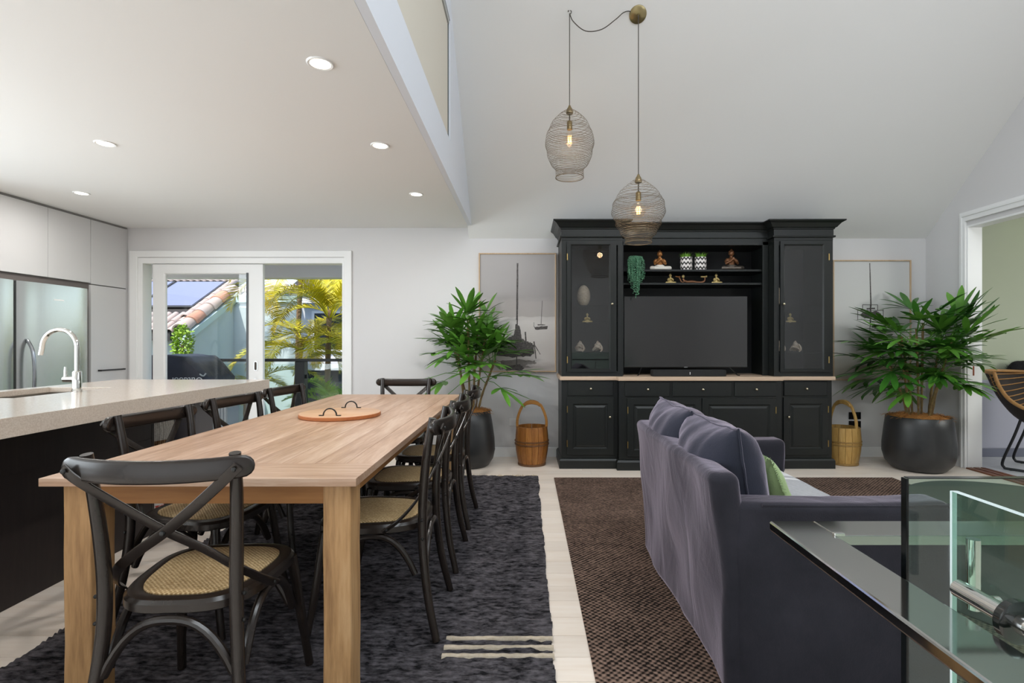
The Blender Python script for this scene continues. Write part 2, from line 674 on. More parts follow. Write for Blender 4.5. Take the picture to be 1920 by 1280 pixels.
structure(MB().prism([(XR - 0.02, 0.0005), (XR - 0.02, 0.012), (XR + 0.03, 0.014), (XR + 0.03, 0.006), (XR + 0.05, 0.006), (XR + 0.05, 0.014), (XR + 0.1, 0.014), (XR + 0.1, 0.006), (XR + 0.12, 0.006), (XR + 0.12, 0.014), (XR + 0.16, 0.012), (XR + 0.16, 0.0005)], 'Y', JY0, JY1 - 0.02).build('trim_6', M_TRACK, smooth=0))

# side room
M_TILE = mat('side_room_floor', '#dcdcdf', 0.3, var=(1.2, '#cfd0d6', 0.25))
f2 = structure(MB().box(XR, 8.2, 1.5, YB, -0.05, -0.011).build('floor_side_room', M_BED, smooth=0))
for i in range(28):
    y0 = 1.5 + i * 0.147
    if y0 < YB:
        MB().box(XR + 0.13 if y0 > JY1 else XR + 0.001, 8.2, y0, min(y0 + 0.1455, YB), -0.0112, 0).build('floorboard', M_TILE, f2, smooth=0)
M_SAGE = mat('side_wall_sage', '#b2b8a6', 0.8, var=(0.8, '#b6bea4', 0.3))  # side room wall: sage green above, slate grey below
M_SLATE = mat('side_wall_slate', '#b9bac9', 0.8)
structure(MB().box(XR + 0.132, 8.2, YB, YB + 0.12, 0.80, 2.75).build('wall_side_room_upper', M_SAGE, smooth=0))
structure(MB().box(XR + 0.132, 8.2, YB - 0.004, YB + 0.12, -0.05, 0.80).build('wall_side_room_lower', M_SLATE, smooth=0))
structure(MB().box(XR + 0.132, 8.2, YB - 0.02, YB - 0.004, 0, 0.09).build('baseboard_side_room', mat('slate_skirting', '#757888', 0.5), smooth=0, bevel=0.004))
structure(MB().box(8.2, 8.3, -3, YB, -0.05, 2.75).build('wall_side_room_right', M_WALL, smooth=0))
structure(MB().box(XR + 0.132, 8.3, -3, YB + 0.1, 2.5, 2.6).build('ceiling_side_room', M_CEIL, smooth=0))

# ------------------------------------------------------------------ sliding door
d1 = structure(MB().prism([(DX0, 0), (DX0, DZ), (DX1, DZ), (DX1, 0), (DX1 - 0.03, 0), (DX1 - 0.03, DZ - 0.06), (DX0 + 0.05, DZ - 0.06), (DX0 + 0.05, 0)], 'Y', YB - 0.006, YB + 0.135).build('door_1', M_TRIM, smooth=0, bevel=0.004))
MB().prism([(DX0 - 0.08, 0), (DX0 - 0.08, 2.151), (DX1 + 0.073, 2.151), (DX1 + 0.073, 0), (DX1 - 0.004, 0), (DX1 - 0.004, DZ + 0.004), (DX0 + 0.004, DZ + 0.004), (DX0 + 0.004, 0)], 'Y', YB - 0.02, YB - 0.0005).build('architrave', M_TRIM, d1, smooth=0, bevel=0.005)
PX0, PX1, PZ = -3.93, -2.77, DZ - 0.062
GX0, GX1, GZ0, GZ1 = -3.815, -2.925, 0.13, 1.925
pn = MB()
loops = []
for x0, x1, z0, z1, yy in ((PX0, PX1, 0.012, PZ, YB + 0.075), (PX0, PX1, 0.012, PZ, YB + 0.032), (GX0, GX1, GZ0, GZ1, YB + 0.032), (GX0 + 0.012, GX1 - 0.012, GZ0 + 0.012, GZ1 - 0.012, YB + 0.044), (GX0 + 0.012, GX1 - 0.012, GZ0 + 0.012, GZ1 - 0.012, YB + 0.075)):
    loops.append([pn.v(p) for p in ((x0, yy, z0), (x1, yy, z0), (x1, yy, z1), (x0, yy, z1))])
for j in range(5):
    A, B = loops[j], loops[(j + 1) % 5]
    for k in range(4):
        pn.f([A[k], A[(k + 1) % 4], B[(k + 1) % 4], B[k]])
sash = pn.build('sliding_panel', M_TRIM, d1, smooth=0, bevel=0.003)
MB().box(GX0 + 0.01, GX1 - 0.01, YB + 0.056, YB + 0.062, GZ0 + 0.01, GZ1 - 0.01).build('glass_pane', M_GLASS, sash, smooth=0)
MB().box(GX1 - 0.018, GX1 + 0.004, YB + 0.026, YB + 0.034, GZ0, GZ1).build('glazing_seal', mat('seal_grey', '#5c6064', 0.6), sash, smooth=0)
# recessed pull and lock
def slot(cx, cz, hw, hh, y0, y1):
    m_ = MB()
    poly = [(cx + hw * math.cos(a), cz + (hh - hw) * (1 if math.sin(a) >= 0 else -1) + hw * math.sin(a)) for a in [2 * PI * (k + 0.5) / 20 for k in range(20)]]
    return m_.prism(poly, 'Y', y0, y1)
slot(-2.845, 0.945, 0.02, 0.052, YB + 0.027, YB + 0.033).build('pull_plate', M_STEEL, sash)
slot(-2.845, 0.945, 0.012, 0.043, YB + 0.0255, YB + 0.028).build('finger_recess', mat('dark_recess', '#4a4038', 0.6), sash)
lk = MB().tube([(-2.845, YB + 0.033, 0.79), (-2.845, YB + 0.024, 0.79)], 0.025, 20).build('lock', M_STEEL, sash)
MB().box(-2.862, -2.828, YB + 0.019, YB + 0.0245, 0.784, 0.796).build('snib', M_CHROME, lk, smooth=0, rot=None)
# ------------------------------------------------------------------ kitchen run along the left wall
M_CAB = mat('cabinet_white', '#d2d1d1', 0.4, spec=0.4)
M_CARC = mat('cabinet_carcass_grey', '#b4b0ad', 0.6)
XF = -4.16
def wall_unit(label, y0, y1, z0, z1, name='overhead_cabinet', group='white kitchen cabinets'):
    t = thing(name, label, 'cabinet', (XF - 0.3, (y0 + y1) / 2, z0), 0, group)
    hy = (y1 - y0) / 2
    h = z1 - z0
    MB().box(-0.338, 0.275, -hy + 0.0005, hy - 0.0005, 0, h).build('carcass', M_CARC, t, smooth=0)
    d = MB().box(0.278, 0.3, -hy + 0.002, hy - 0.002, 0.002, h - 0.004).build('door', M_CAB, t, smooth=0, bevel=0.0015)
    return t, d
wall_unit('white overhead cabinet beside the frame edge, above the fridge', 3.55, 4.215, 1.76, 2.372)
wall_unit('white overhead cabinet in the middle, above the stainless fridge', 4.215, 4.64, 1.76, 2.372)
wall_unit('white overhead cabinet above the right half of the fridge', 4.64, 5.095, 1.76, 2.372)
wall_unit('white top cupboard above the tall pantry door by the sliding door', 5.097, 5.55, 1.752, 2.372)
t, d = wall_unit('tall white pantry cupboard with a black bar handle beside the fridge', 5.097, 5.55, 0.0, 1.749, 'pantry_cupboard')
MB().tube([(0.302, -0.14, 0.92), (0.325, -0.135, 0.92), (0.325, 0.175, 0.92), (0.302, 0.18, 0.92)], 0.008, 10).build('handle', M_BLACK, d)
structure(MB().box(-4.795, XF - 0.01, 3.3, YB - 0.005, 2.373, ZC - 0.001).build('trim_7', mat('painted_shadow_line', '#8d8a88', 0.7), smooth=0))  # grey filler; shadow line between cabinets and ceiling put into its colour
structure(MB().box(-4.795, XF - 0.005, 5.551, YB - 0.001, 0.0, 2.372).build('trim_8', M_CAB, smooth=0))
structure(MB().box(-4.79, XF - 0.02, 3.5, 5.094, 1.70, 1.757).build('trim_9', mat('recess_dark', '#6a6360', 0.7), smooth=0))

# fridge
M_FR = mat('fridge_steel', '#c3c6c6', 0.22, metal=0.9, bump=(8, 0.02, 0.01), stretch=(1, 6, 0.15))
fr = thing('fridge', 'stainless steel double-door fridge under the white cabinets', 'fridge', (-4.4, 4.24, 0))
MB().box(-0.36, 0.29, -0.72, 0.70, 0.02, 1.672).build('body', mat('fridge_grey', '#8c8a88', 0.4, metal=0.5), fr, smooth=0, bevel=0.006)
def fdoor(y0, y1):
    m_ = MB()
    n = 14
    rows = []
    for z in (0.05, 1.69):
        rows.append([m_.v((0.30 + 0.055 - 0.02 * (2 * k / n - 1) ** 4, y0 + (y1 - y0) * k / n, z)) for k in range(n + 1)])
    rb_ = [[m_.v((0.295, y, z)) for y in (y0, y1)] for z in (0.05, 1.69)]
    for k in range(n):
        m_.f([rows[0][k], rows[0][k + 1], rows[1][k + 1], rows[1][k]])
    m_.f(rows[0][::-1] + [rb_[0][0], rb_[0][1]][0:2])
    m_.f(rows[1] + [rb_[1][1], rb_[1][0]])
    m_.f([rows[0][0], rows[1][0], rb_[1][0], rb_[0][0]])
    m_.f([rows[0][-1], rb_[0][1], rb_[1][1], rows[1][-1]])
    m_.f([rb_[0][0], rb_[1][0], rb_[1][1], rb_[0][1]])
    return m_
for y0, y1, hy in ((-0.72, -0.012, -0.64), (0.012, 0.70, 0.085)):
    dd = fdoor(y0, y1).build('door', M_FR, fr)
    MB().tube(spline([(0.352, hy, 0.62), (0.40, hy, 0.72), (0.415, hy, 0.92), (0.40, hy, 1.12), (0.352, hy, 1.22)], 6), [0.009] + [0.013] * 23 + [0.008], 10).build('handle', mat('fridge_handle', '#8d9094', 0.2, metal=1.0), dd)
    if hy > 0:
        MB().box(0.3545, 0.3556, 0.33, 0.43, 1.555, 1.566).build('badge', mat('badge_light', '#f2f2f2', 0.4), dd, smooth=0)

# island
IX0, IX1, IXS = -3.14, -1.977, -2.33
IZ = 0.91
M_ESP = wood('espresso_veneer', '#1a1515', '#231c1b', '#2c2422', 'Z', 1.2, 0.5, 0.03, 0.08)
isl = thing('kitchen_island', 'dark espresso kitchen island base under the pale stone top', 'island', (0, 0, 0))
NY0, NY1 = 3.34, 3.755
MB().box(IX0 + 0.03, IXS, 0.9, 2.1, 0.0, 0.828).build('side_panel', M_ESP, isl, smooth=0, bevel=0.002)
MB().box(IX0 + 0.03, IXS, 2.103, NY0 - 0.02, 0.0, 0.60).build('side_panel', M_ESP, isl, smooth=0, bevel=0.002)
MB().box(IXS - 0.02, IXS, 2.103, NY0 - 0.02, 0.60, 0.828).build('front_rail', M_ESP, isl, smooth=0)
MB().box(-2.62, IXS + 0.001, NY0 - 0.02, NY0, 0.0, 0.828).build('niche_side', M_ESP, isl, smooth=0)
MB().box(IX0 + 0.03, -2.76, NY0, NY1, 0.05, 0.66).build('niche_back', M_ESP, isl, smooth=0)
MB().box(-2.758, IXS, NY0, NY1, 0.0, 0.05).build('niche_base', M_ESP, isl, smooth=0)
MB().box(-2.758, IXS - 0.01, NY0, NY1, 0.44, 0.46).build('shelf', M_ESP, isl, smooth=0)
MB().box(IX0 + 0.03, IXS + 0.001, NY1, 3.97, 0.0, 0.828).build('end_panel', mat('end_panel_grey', '#7d7a80', 0.45), isl, smooth=0, bevel=0.003)
# stone top with sink cut-out
M_STONE = mat('pale_stone', '#d4c7ba', 0.16, var=(160, '#c4b5a6', 0.12), spec=0.5)
SX0, SX1, SY0, SY1 = -3.04, -2.64, 2.75, 3.40
st = MB()
out = [(IX0, 0.7), (IX1, 0.7), (IX1, 4.11), (IX0, 4.11)]
inn = [(SX0, SY0), (SX1, SY0), (SX1, SY1), (SX0, SY1)]
V = {}
for nm, pl in (('o', out), ('i', inn)):
    for z in (0, 1):
        V[nm, z] = [st.v((p[0], p[1], (IZ - 0.078, IZ)[z] if nm == 'o' or z else IZ - 0.03)) for p in pl]
for z in (0, 1):
    for k in range(4):
        st.f([V['o', z][k], V['o', z][(k + 1) % 4], V['i', z][(k + 1) % 4], V['i', z][k]])
for nm in 'oi':
    for k in range(4):
        st.f([V[nm, 0][k], V[nm, 0][(k + 1) % 4], V[nm, 1][(k + 1) % 4], V[nm, 1][k]])
tag(st.build('stone_worktop', M_STONE, smooth=0, bevel=0.002), 'pale beige stone worktop lying on the dark kitchen island', 'worktop')
# sink
sk = thing('sink', 'stainless undermount sink set into the island worktop', 'sink', ((SX0 + SX1) / 2, (SY0 + SY1) / 2, IZ - 0.03))
hw, hd = (SX1 - SX0) / 2 - 0.006, (SY1 - SY0) / 2 - 0.006
m_ = MB()
L = []
for i, z in ((-0.012, -0.001), (0.004, -0.001), (0.012, -0.17), (0.03, -0.19)):
    L.append([m_.v(p) for p in ((-hw + i, -hd + i, z), (hw - i, -hd + i, z), (hw - i, hd - i, z), (-hw + i, hd - i, z))])
for A, B in zip(L[1:], L[2:]):
    for k in range(4):
        m_.f([A[k], A[(k + 1) % 4], B[(k + 1) % 4], B[k]])
m_.f(L[-1])
for v_ in L[0]:
    m_.bm.verts.remove(v_)
m_.build('bowl', mat('sink_steel', '#8f8880', 0.3, metal=0.9), sk, smooth=0)
MB().lathe([(0, -0.187), (0.03, -0.187), (0.036, -0.189)], 20).build('drain', M_CHROME, sk)
# tap
tp = thing('tap', 'chrome gooseneck kitchen tap standing beside the island sink', 'tap', (-2.585, 3.07, IZ))
MB().lathe([(0, 0), (0.027, 0), (0.027, 0.012), (0.023, 0.016), (0.023, 0.115), (0.019, 0.122), (0, 0.122)], 24).build('base', M_CHROME, tp)
arc = [(0, 0, 0.11), (0, 0, 0.2), (0, 0, 0.26)]
arc += [(-0.1 + 0.1 * math.cos(a), 0, 0.26 + 0.1 * math.sin(a)) for a in [PI * k / 14 for k in range(1, 14)]]
arc += [(-0.203, 0, 0.245), (-0.21, 0, 0.215)]
MB().tube(arc, 0.0125, 14).build('spout', M_CHROME, tp)
MB().tube([(0, 0, 0.075), (-0.04, 0, 0.075), (-0.075, 0, 0.075)], [0.018, 0.018, 0.017], 16).build('mixer_body', M_CHROME, tp)
MB().tube([(-0.066, 0, 0.08), (-0.066, 0, 0.10), (-0.067, 0, 0.145)], [0.011, 0.009, 0.006], 12).build('lever', M_CHROME, tp)

# things in the niche
bk = thing('woven_basket', 'white and brown woven basket on the island niche shelf', 'basket', (-2.545, 3.55, 0.46))
M_WB = weave('basket_weave_brown', '#6b4a33', '#a98a68', 60, 60)
M_WW = weave('basket_weave_white', '#bdb8b0', '#eeebe4', 60, 60)
MB().lathe([(0, 0.0), (0.145, 0.0), (0.16, 0.02), (0.168, 0.095)], 28).build('lower_band', M_WB, bk)
MB().lathe([(0.168, 0.095), (0.172, 0.16), (0.165, 0.225), (0.155, 0.225), (0.16, 0.16), (0.155, 0.03), (0, 0.02)], 28).build('upper_band', M_WW, bk)
tn = thing('tin', 'red and white printed tin in the bottom of the island niche', 'tin', (-2.43, 3.47, 0.05))
MB().lathe([(0, 0), (0.06, 0), (0.062, 0.004), (0.062, 0.10), (0, 0.10)], 20).build('body', mat('tin_red', '#b8392f', 0.35, var=(26, '#e9dcd4', 0.08)), tn)
MB().lathe([(0.064, 0.095), (0.064, 0.112), (0, 0.114)], 20).build('lid', mat('tin_lid', '#d9d4d0', 0.35), tn)

# recessed downlights
M_LENS = mat('downlight_lens', '#ffffff', 0.5, emis=('#fff3dc', 9.0))
for px, py, lab in ((-0.88, 2.28, 'round white downlight nearest in the kitchen ceiling'), (-0.885, 3.233, 'round white downlight over the middle of the dining table'),
                    (-0.885, 4.30, 'round white downlight near the bulkhead and the back wall'), (-2.525, 3.20, 'round white downlight over the island sink'),
                    (-3.56, 4.27, 'round white downlight in front of the kitchen cabinets')):
    t = thing('downlight', lab, 'ceiling light', (px, py, ZC), 0, 'recessed downlights in the kitchen ceiling')
    MB().lathe([(0.043, 0.0), (0.043, -0.004), (0.052, -0.006), (0.056, -0.003), (0.057, 0.0)], 28).build('trim_ring', M_TRIM, t)
    MB().lathe([(0, -0.003), (0.043, -0.003), (0.043, 0.0), (0, 0.0)], 28).build('lens', M_LENS, t)
    add_light('downlight_lamp', 'AREA', (px, py, ZC - 0.012), (0, 0, 0), 9.0, (1.0, 0.975, 0.94), 0.08, shape='DISK')
# ------------------------------------------------------------------ rugs
def ss(a, b, x):
    t = min(1, max(0, (x - a) / (b - a)))
    return t * t * (3 - 2 * t)

RX0, RX1, RY0, RY1 = -1.92, 0.105, 0.95, 4.745
M_RUG1 = mat('charcoal_braid', '#171618', 0.95, var=(62, '#5e5a5e', 0.14), spec=0.15, stretch=(0.35, 1, 1), bump=(120, 0.5, 0.006))
r1 = thing('braided_rug', 'charcoal braided rug with cream stripes under the dining table', 'rug')
m_ = MB()
NX, NYr = 96, 150 * 4
per = (RY1 - RY0) / 138
grid = []
for j in range(NYr + 1):
    yy = RY0 + (RY1 - RY0) * j / NYr
    ph = math.sin(PI * (yy - RY0) / per) ** 2
    rowv = []
    wob0 = 0.012 * noise.noise((yy * 4.2, 0, 1)) + 0.005 * noise.noise((yy * 22, 3, 1))
    wob1 = 0.014 * noise.noise((yy * 4.2, 0, 9)) + 0.006 * noise.noise((yy * 22, 3, 9))
    for i in range(NX + 1):
        u = i / NX
        xx = RX0 + wob0 + (RX1 + wob1 - RX0 - wob0) * u
        z = 0.005 + 0.0115 * ph * (0.7 + 0.9 * noise.noise((xx * 26, yy * 9, 5))) + 0.002 * noise.noise((xx * 60, yy * 60, 2))
        rowv.append(m_.v((xx, yy + 0.004 * noise.noise((xx * 7, yy * 3, 4)), max(0.0035, z))))
    grid.append(rowv)
for j in range(NYr):
    for i in range(NX):
        m_.f([grid[j][i], grid[j][i + 1], grid[j + 1][i + 1], grid[j + 1][i]])
edge = [grid[j][NX] for j in range(NYr + 1)] + [grid[NYr][i] for i in range(NX - 1, -1, -1)] + [grid[j][0] for j in range(NYr - 1, -1, -1)] + [grid[0][i] for i in range(1, NX)]
low = [m_.v((v_.co.x, v_.co.y, 0.0005)) for v_ in edge]
for k in range(len(edge)):
    m_.f([edge[k], low[k], low[(k + 1) % len(edge)], edge[(k + 1) % len(edge)]])
m_.build('pile', M_RUG1, r1, smooth=60)
M_STRIPE = mat('cream_wool', '#cbbfae', 0.95, var=(60, '#b8a993', 0.2), spec=0.1, bump=(150, 0.5, 0.004))
for yc in (2.135, 2.073, 2.017):
    m_ = MB()
    rows = []
    n = 60
    for i in range(n + 1):
        xx = -0.315 - 0.004 + (RX1 + 0.006 + 0.315) * i / n
        a = yc - 0.0125 + 0.004 * noise.noise((xx * 22, yc * 9, 1))
        b = yc + 0.0125 + 0.004 * noise.noise((xx * 22, yc * 9, 7))
        z = 0.0175 + 0.002 * noise.noise((xx * 40, yc * 3, 2))
        rows.append([m_.v((xx, a, 0.006)), m_.v((xx, a + 0.004, z)), m_.v((xx, (a + b) / 2, z + 0.0015)), m_.v((xx, b - 0.004, z)), m_.v((xx, b, 0.006))])
    for A, B in zip(rows, rows[1:]):
        for k in range(5):
            m_.f([A[k], A[(k + 1) % 5], B[(k + 1) % 5], B[k]])
    m_.f(rows[0][::-1])
    m_.f(rows[-1])
    m_.build('stripe', M_STRIPE, r1)
m_ = MB()
rf = random.Random(5)
x = RX0 + 0.02
while x < RX1 - 0.01:
    L_ = rf.uniform(0.03, 0.075)
    dx = rf.uniform(-0.018, 0.018)
    m_.tube([(x, RY1 - 0.004, 0.008), (x + dx * 0.5, RY1 + L_ * 0.5, 0.006), (x + dx, RY1 + L_, 0.003)], [0.0028, 0.002, 0.0008], 4)
    x += rf.uniform(0.006, 0.016)
o = m_.build('fringe', mat('jute_fringe', '#c9b58f', 0.9), r1)
o['kind'] = 'stuff'

M_RUG2 = weave('brown_sisal', '#130c09', '#8f7668', 35, 35, strength=0.9, dist=0.006)
r2 = thing('sisal_rug', 'dark brown flecked sisal rug under the sofa', 'rug')
m_ = MB()
m_.prism([(0.245, 0.95), (3.22, 0.95), (3.22, 4.69), (0.245, 4.69)], 'Z', 0.0005, 0.008)
m_.build('weave', M_RUG2, r2, smooth=0, bevel=0.003)

# ------------------------------------------------------------------ dining table
TX0, TX1, TY0, TY1, TZ = -1.535, -0.535, 1.678, 4.36, 0.77
M_TOP = wood('weathered_teak', '#87654c', '#b08e75', '#cfb5a0', 'Y', 0.9, 0.36, 0.05, 0.12, 0.45)
M_TOPX = wood('weathered_teak_cross', '#87654c', '#b08e75', '#cfb5a0', 'X', 0.9, 0.36, 0.05, 0.12, 0.45)
M_LEG = wood('golden_teak', '#8a6542', '#b88f62', '#cfa97e', 'Z', 1.2, 0.5, 0.06, 0.15, 0.35)
M_APR = wood('golden_teak_apron', '#87592f', '#a06e3d', '#b58149', 'X', 0.7, 0.5, 0.05, 0.15, 0.35)
M_APY = wood('golden_teak_apron_long', '#87592f', '#a06e3d', '#b58149', 'Y', 0.7, 0.5, 0.05, 0.15, 0.35)
tb = thing('dining_table', 'long reclaimed teak dining table with square legs', 'table', (0, 0, 0))
EB, SB = 0.21, 0.10
for y0, y1 in ((TY0, TY0 + EB), (TY1 - EB, TY1)):
    MB().box(TX0, TX1, y0, y1, TZ - 0.026, TZ).build('end_board', M_TOPX, tb, smooth=0, bevel=0.0015)
for x0, x1 in ((TX0, TX0 + SB), (TX1 - SB, TX1)):
    MB().box(x0, x1, TY0 + EB + 0.0008, TY1 - EB - 0.0008, TZ - 0.026, TZ).build('side_board', M_TOP, tb, smooth=0, bevel=0.0012)
npl = 7
wd = (TX1 - TX0 - 2 * SB - 0.0016) / npl
for k in range(npl):
    x0 = TX0 + SB + 0.0008 + k * wd
    MB().box(x0 + 0.0002, x0 + wd - 0.0002, TY0 + EB + 0.0008, TY1 - EB - 0.0008, TZ - 0.026, TZ - 0.0003 * (k % 2)).build('plank', M_TOP, tb, smooth=0, bevel=0.0008)
LW, LD = 0.089, 0.105
for x0 in (TX0 + 0.045, TX1 - 0.03 - LW):
    for y0 in (TY0 + 0.038, TY1 - 0.04 - LD):
        def wv(p):
            return (0.0025 * noise.noise((p.z * 7, x0 * 5, 1)), 0.0025 * noise.noise((p.z * 6, y0 * 5, 4)), 0)
        MB().rbox(x0, x0 + LW, y0, y0 + LD, 0.014, TZ - 0.027, 0.006, 12, wv).build('leg', M_LEG, tb, smooth=50)
for y0 in (TY0 + 0.062, TY1 - 0.09):
    MB().box(TX0 + 0.045 + LW, TX1 - 0.03 - LW, y0, y0 + 0.028, 0.672, TZ - 0.027).build('apron', M_APR, tb, smooth=0, bevel=0.002)
for x0 in (TX0 + 0.075, TX1 - 0.09):
    MB().box(x0, x0 + 0.028, TY0 + 0.038 + LD, TY1 - 0.04 - LD, 0.672, TZ - 0.027).build('apron', M_APY, tb, smooth=0, bevel=0.002)

# serving board
bd = thing('serving_board', 'round reddish wood serving board with two iron handles on the table', 'serving board', (-1.076, 3.09, TZ))
M_BRD = wood('board_rim', '#96532c', '#a9653a', '#b97847', 'X', 1.0, 0.4, 0.02, 0.1)
M_BRT = wood('board_face', '#b08460', '#c29a78', '#cba889', 'X', 0.9, 0.4, 0.02, 0.1)
MB().lathe([(0, 0), (0.222, 0), (0.226, 0.004), (0.226, 0.019), (0.222, 0.0225)], 64).build('rim', M_BRD, bd)
MB().lathe([(0.2235, 0.0215), (0.2205, 0.0235), (0, 0.0235)], 64).build('face', M_BRT, bd)
for yy in (-0.165, 0.19):
    h = [(-0.06, yy, 0.026), (-0.036, yy, 0.026)] + [(0.036 * -math.cos(a), yy, 0.028 + 0.036 * math.sin(a)) for a in [PI * k / 10 for k in range(11)]] + [(0.036, yy, 0.026), (0.06, yy, 0.026)]
    MB().tube(h, (0.0035, 0.0045), 8, up=(0, 1, 0)).build('handle', M_BLACK, bd)

# ------------------------------------------------------------------ cross-back chairs
M_CH = mat('black_brown_lacquer', '#221c19', 0.25, spec=0.5, var=(6, '#2c2521', 0.25))
M_CANE = weave('woven_cane', '#9d7f55', '#dcc297', 75, 75, rough=0.6, strength=0.7, dist=0.003)
def make_chair():
    root = thing('dining_chair', 'black', 'chair')
    # rear posts run from foot to top
    for s in (-1, 1):
        pts = spline([(s * 0.220, -0.280, 0.002), (s * 0.202, -0.245, 0.16), (s * 0.185, -0.222, 0.34), (s * 0.180, -0.218, 0.48), (s * 0.184, -0.225, 0.62), (s * 0.192, -0.242, 0.77), (s * 0.197, -0.262, 0.882)], 5)
        n = len(pts)
        rad = [0.0155 + 0.0035 * math.sin(PI * i / (n - 1)) for i in range(n)]
        post = MB().tube(pts, rad, 12).build('rear_leg', M_CH, root)
        for zz, yy in ((0.40, -0.222), (0.475, -0.22)):
            MB().ball((s * 0.203, yy, zz), (0.006, 0.006, 0.006), 8, 5).build('bolt', M_BLACK, post)
        MB().tube(spline([(s * 0.228, 0.232, 0.002), (s * 0.214, 0.205, 0.16), (s * 0.198, 0.185, 0.32), (s * 0.186, 0.172, 0.425)], 5), [0.0145] * 5 + [0.0165] * 6 + [0.0175] * 5, 12).build('front_leg', M_CH, root)
    # seat ring: rounded trapezium
    def outline(sc, k=56):
        o = []
        for i in range(k):
            a = 2 * PI * i / k
            ca, sa = math.cos(a), math.sin(a)
            x = math.copysign(abs(ca) ** 0.62, ca)
            y = math.copysign(abs(sa) ** 0.62, sa)
            wx = 0.232 - 0.044 * (0.5 - 0.5 * y)
            o.append((x * (wx - sc), y * (0.222 - sc)))
        return o
    m_ = MB()
    rings = []
    for sc, z in ((0.008, 0.418), (0.0, 0.424), (0.0, 0.446), (0.008, 0.456), (0.030, 0.459), (0.044, 0.455), (0.046, 0.43), (0.04, 0.42)):
        rings.append([m_.v((x, y, z)) for x, y in outline(sc)])
    k = len(rings[0])
    for a in range(len(rings)):
        A, B = rings[a], rings[(a + 1) % len(rings)]
        for i in range(k):
            m_.f([A[i], A[(i + 1) % k], B[(i + 1) % k], B[i]])
    m_.build('seat_ring', M_CH, root)
    m_ = MB()
    rings = [[m_.v((x, y, z)) for x, y in outline(sc)] for sc, z in ((0.043, 0.448), (0.043, 0.4585), (0.055, 0.4615), (0.10, 0.463), (0.16, 0.4635))]
    for A, B in zip(rings, rings[1:]):
        for i in range(k):
            m_.f([A[i], A[(i + 1) % k], B[(i + 1) % k], B[i]])
    m_.f(rings[-1])
    m_.f(rings[0][::-1])
    m_.build('woven_seat', M_CANE, root)
    # bowed top rail
    pts = [(0.252 * t, -0.316 + 0.052 * abs(t) ** 2.2, 0.842 + 0.008 * t * t) for t in [math.sin(PI * (i / 24 - 0.5)) for i in range(25)]]
    sec = []
    for i in range(25):
        t = abs(math.sin(PI * (i / 24 - 0.5)))
        e = 1.0 if t < 0.88 else math.sqrt(max(0.0, 1 - ((t - 0.88) / 0.12) ** 2)) * 0.92 + 0.08
        sec.append((0.0125 * (0.6 + 0.4 * e), 0.031 * e))
    MB().tube(pts, sec, 14, up=(0, 0.12, 1)).build('top_rail', M_CH, root, smooth=50)
    # crossed bent straps
    for s in (-1, 1):
        off = 0.006 * s
        pts = spline([(-s * 0.226, -0.304, 0.855), (-s * 0.19, -0.302, 0.82), (-s * 0.10, -0.276 + off, 0.74), (0, -0.246 + off, 0.66), (s * 0.09, -0.217 + off, 0.598), (s * 0.165, -0.188, 0.538), (s * 0.213, -0.13, 0.478), (s * 0.2285, -0.07, 0.437)], 5)
        st_ = MB().tube(pts, (0.0035, 0.0150), 12, up=(s * 0.65, -0.25, 0.75)).build('cross_strap', M_CH, root, smooth=28)
        MB().ball((-s * 0.218, -0.314, 0.847), (0.007, 0.005, 0.007), 8, 5).build('rivet', M_BLACK, st_)
        MB().ball((s * 0.233, -0.085, 0.447), (0.005, 0.007, 0.007), 8, 5).build('rivet', M_BLACK, st_)
    MB().ball((0, -0.258, 0.66), (0.008, 0.006, 0.008), 8, 5).build('centre_rivet', M_BLACK, root)
    # bentwood arches under the seat
    def arch(p0, p1, z0, z1):
        a, b = Vector(p0), Vector(p1)
        P_ = []
        for i in range(19):
            t = i / 18
            q = a.lerp(b, 0.5 - 0.5 * math.cos(PI * t) if 0 else t)
            P_.append((q.x, q.y, z0 + (z1 - z0) * (1 - abs(2 * t - 1) ** 2.6)))
        return MB().tube(P_, 0.0132, 10)
    for a, b in (((-0.178, -0.228), (0.178, -0.228)), ((-0.18, 0.168), (0.18, 0.168)), ((-0.188, -0.19), (-0.196, 0.15)), ((0.188, -0.19), (0.196, 0.15))):
        arch((*a, 0), (*b, 0), 0.255, 0.408).build('arched_stretcher', M_CH, root)
    return root
CH = make_chair()
spots = [(-1.015, 1.725, 3, 'black cross-back chair at the near short end of the table, back to the camera'),
         (-1.415, 2.38, -97, 'black cross-back chair between island and table, nearest to the camera'),
         (-1.415, 3.05, -97, 'black cross-back chair between island and table, middle one of three'),
         (-1.415, 3.69, -97, 'black cross-back chair between island and table, farthest along the row'),
         (-0.64, 2.33, 91, 'black cross-back chair on the sofa side of the table, nearest to the camera'),
         (-0.64, 2.96, 90, 'black cross-back chair on the sofa side of the table, middle one of three'),
         (-0.64, 3.60, 89, 'black cross-back chair on the sofa side of the table, farthest one'),
         (-1.01, 4.22, 180, 'black cross-back chair at the far short end of the table by the wall')]
for i, (x, y, a, lab) in enumerate(spots):
    c = CH if i == 0 else copy_tree(CH)
    c.location = (x, y, 0.0115)
    c.rotation_euler = (0, 0, math.radians(a))
    c['label'] = lab
    c['group'] = 'cross-back chairs around the dining table'
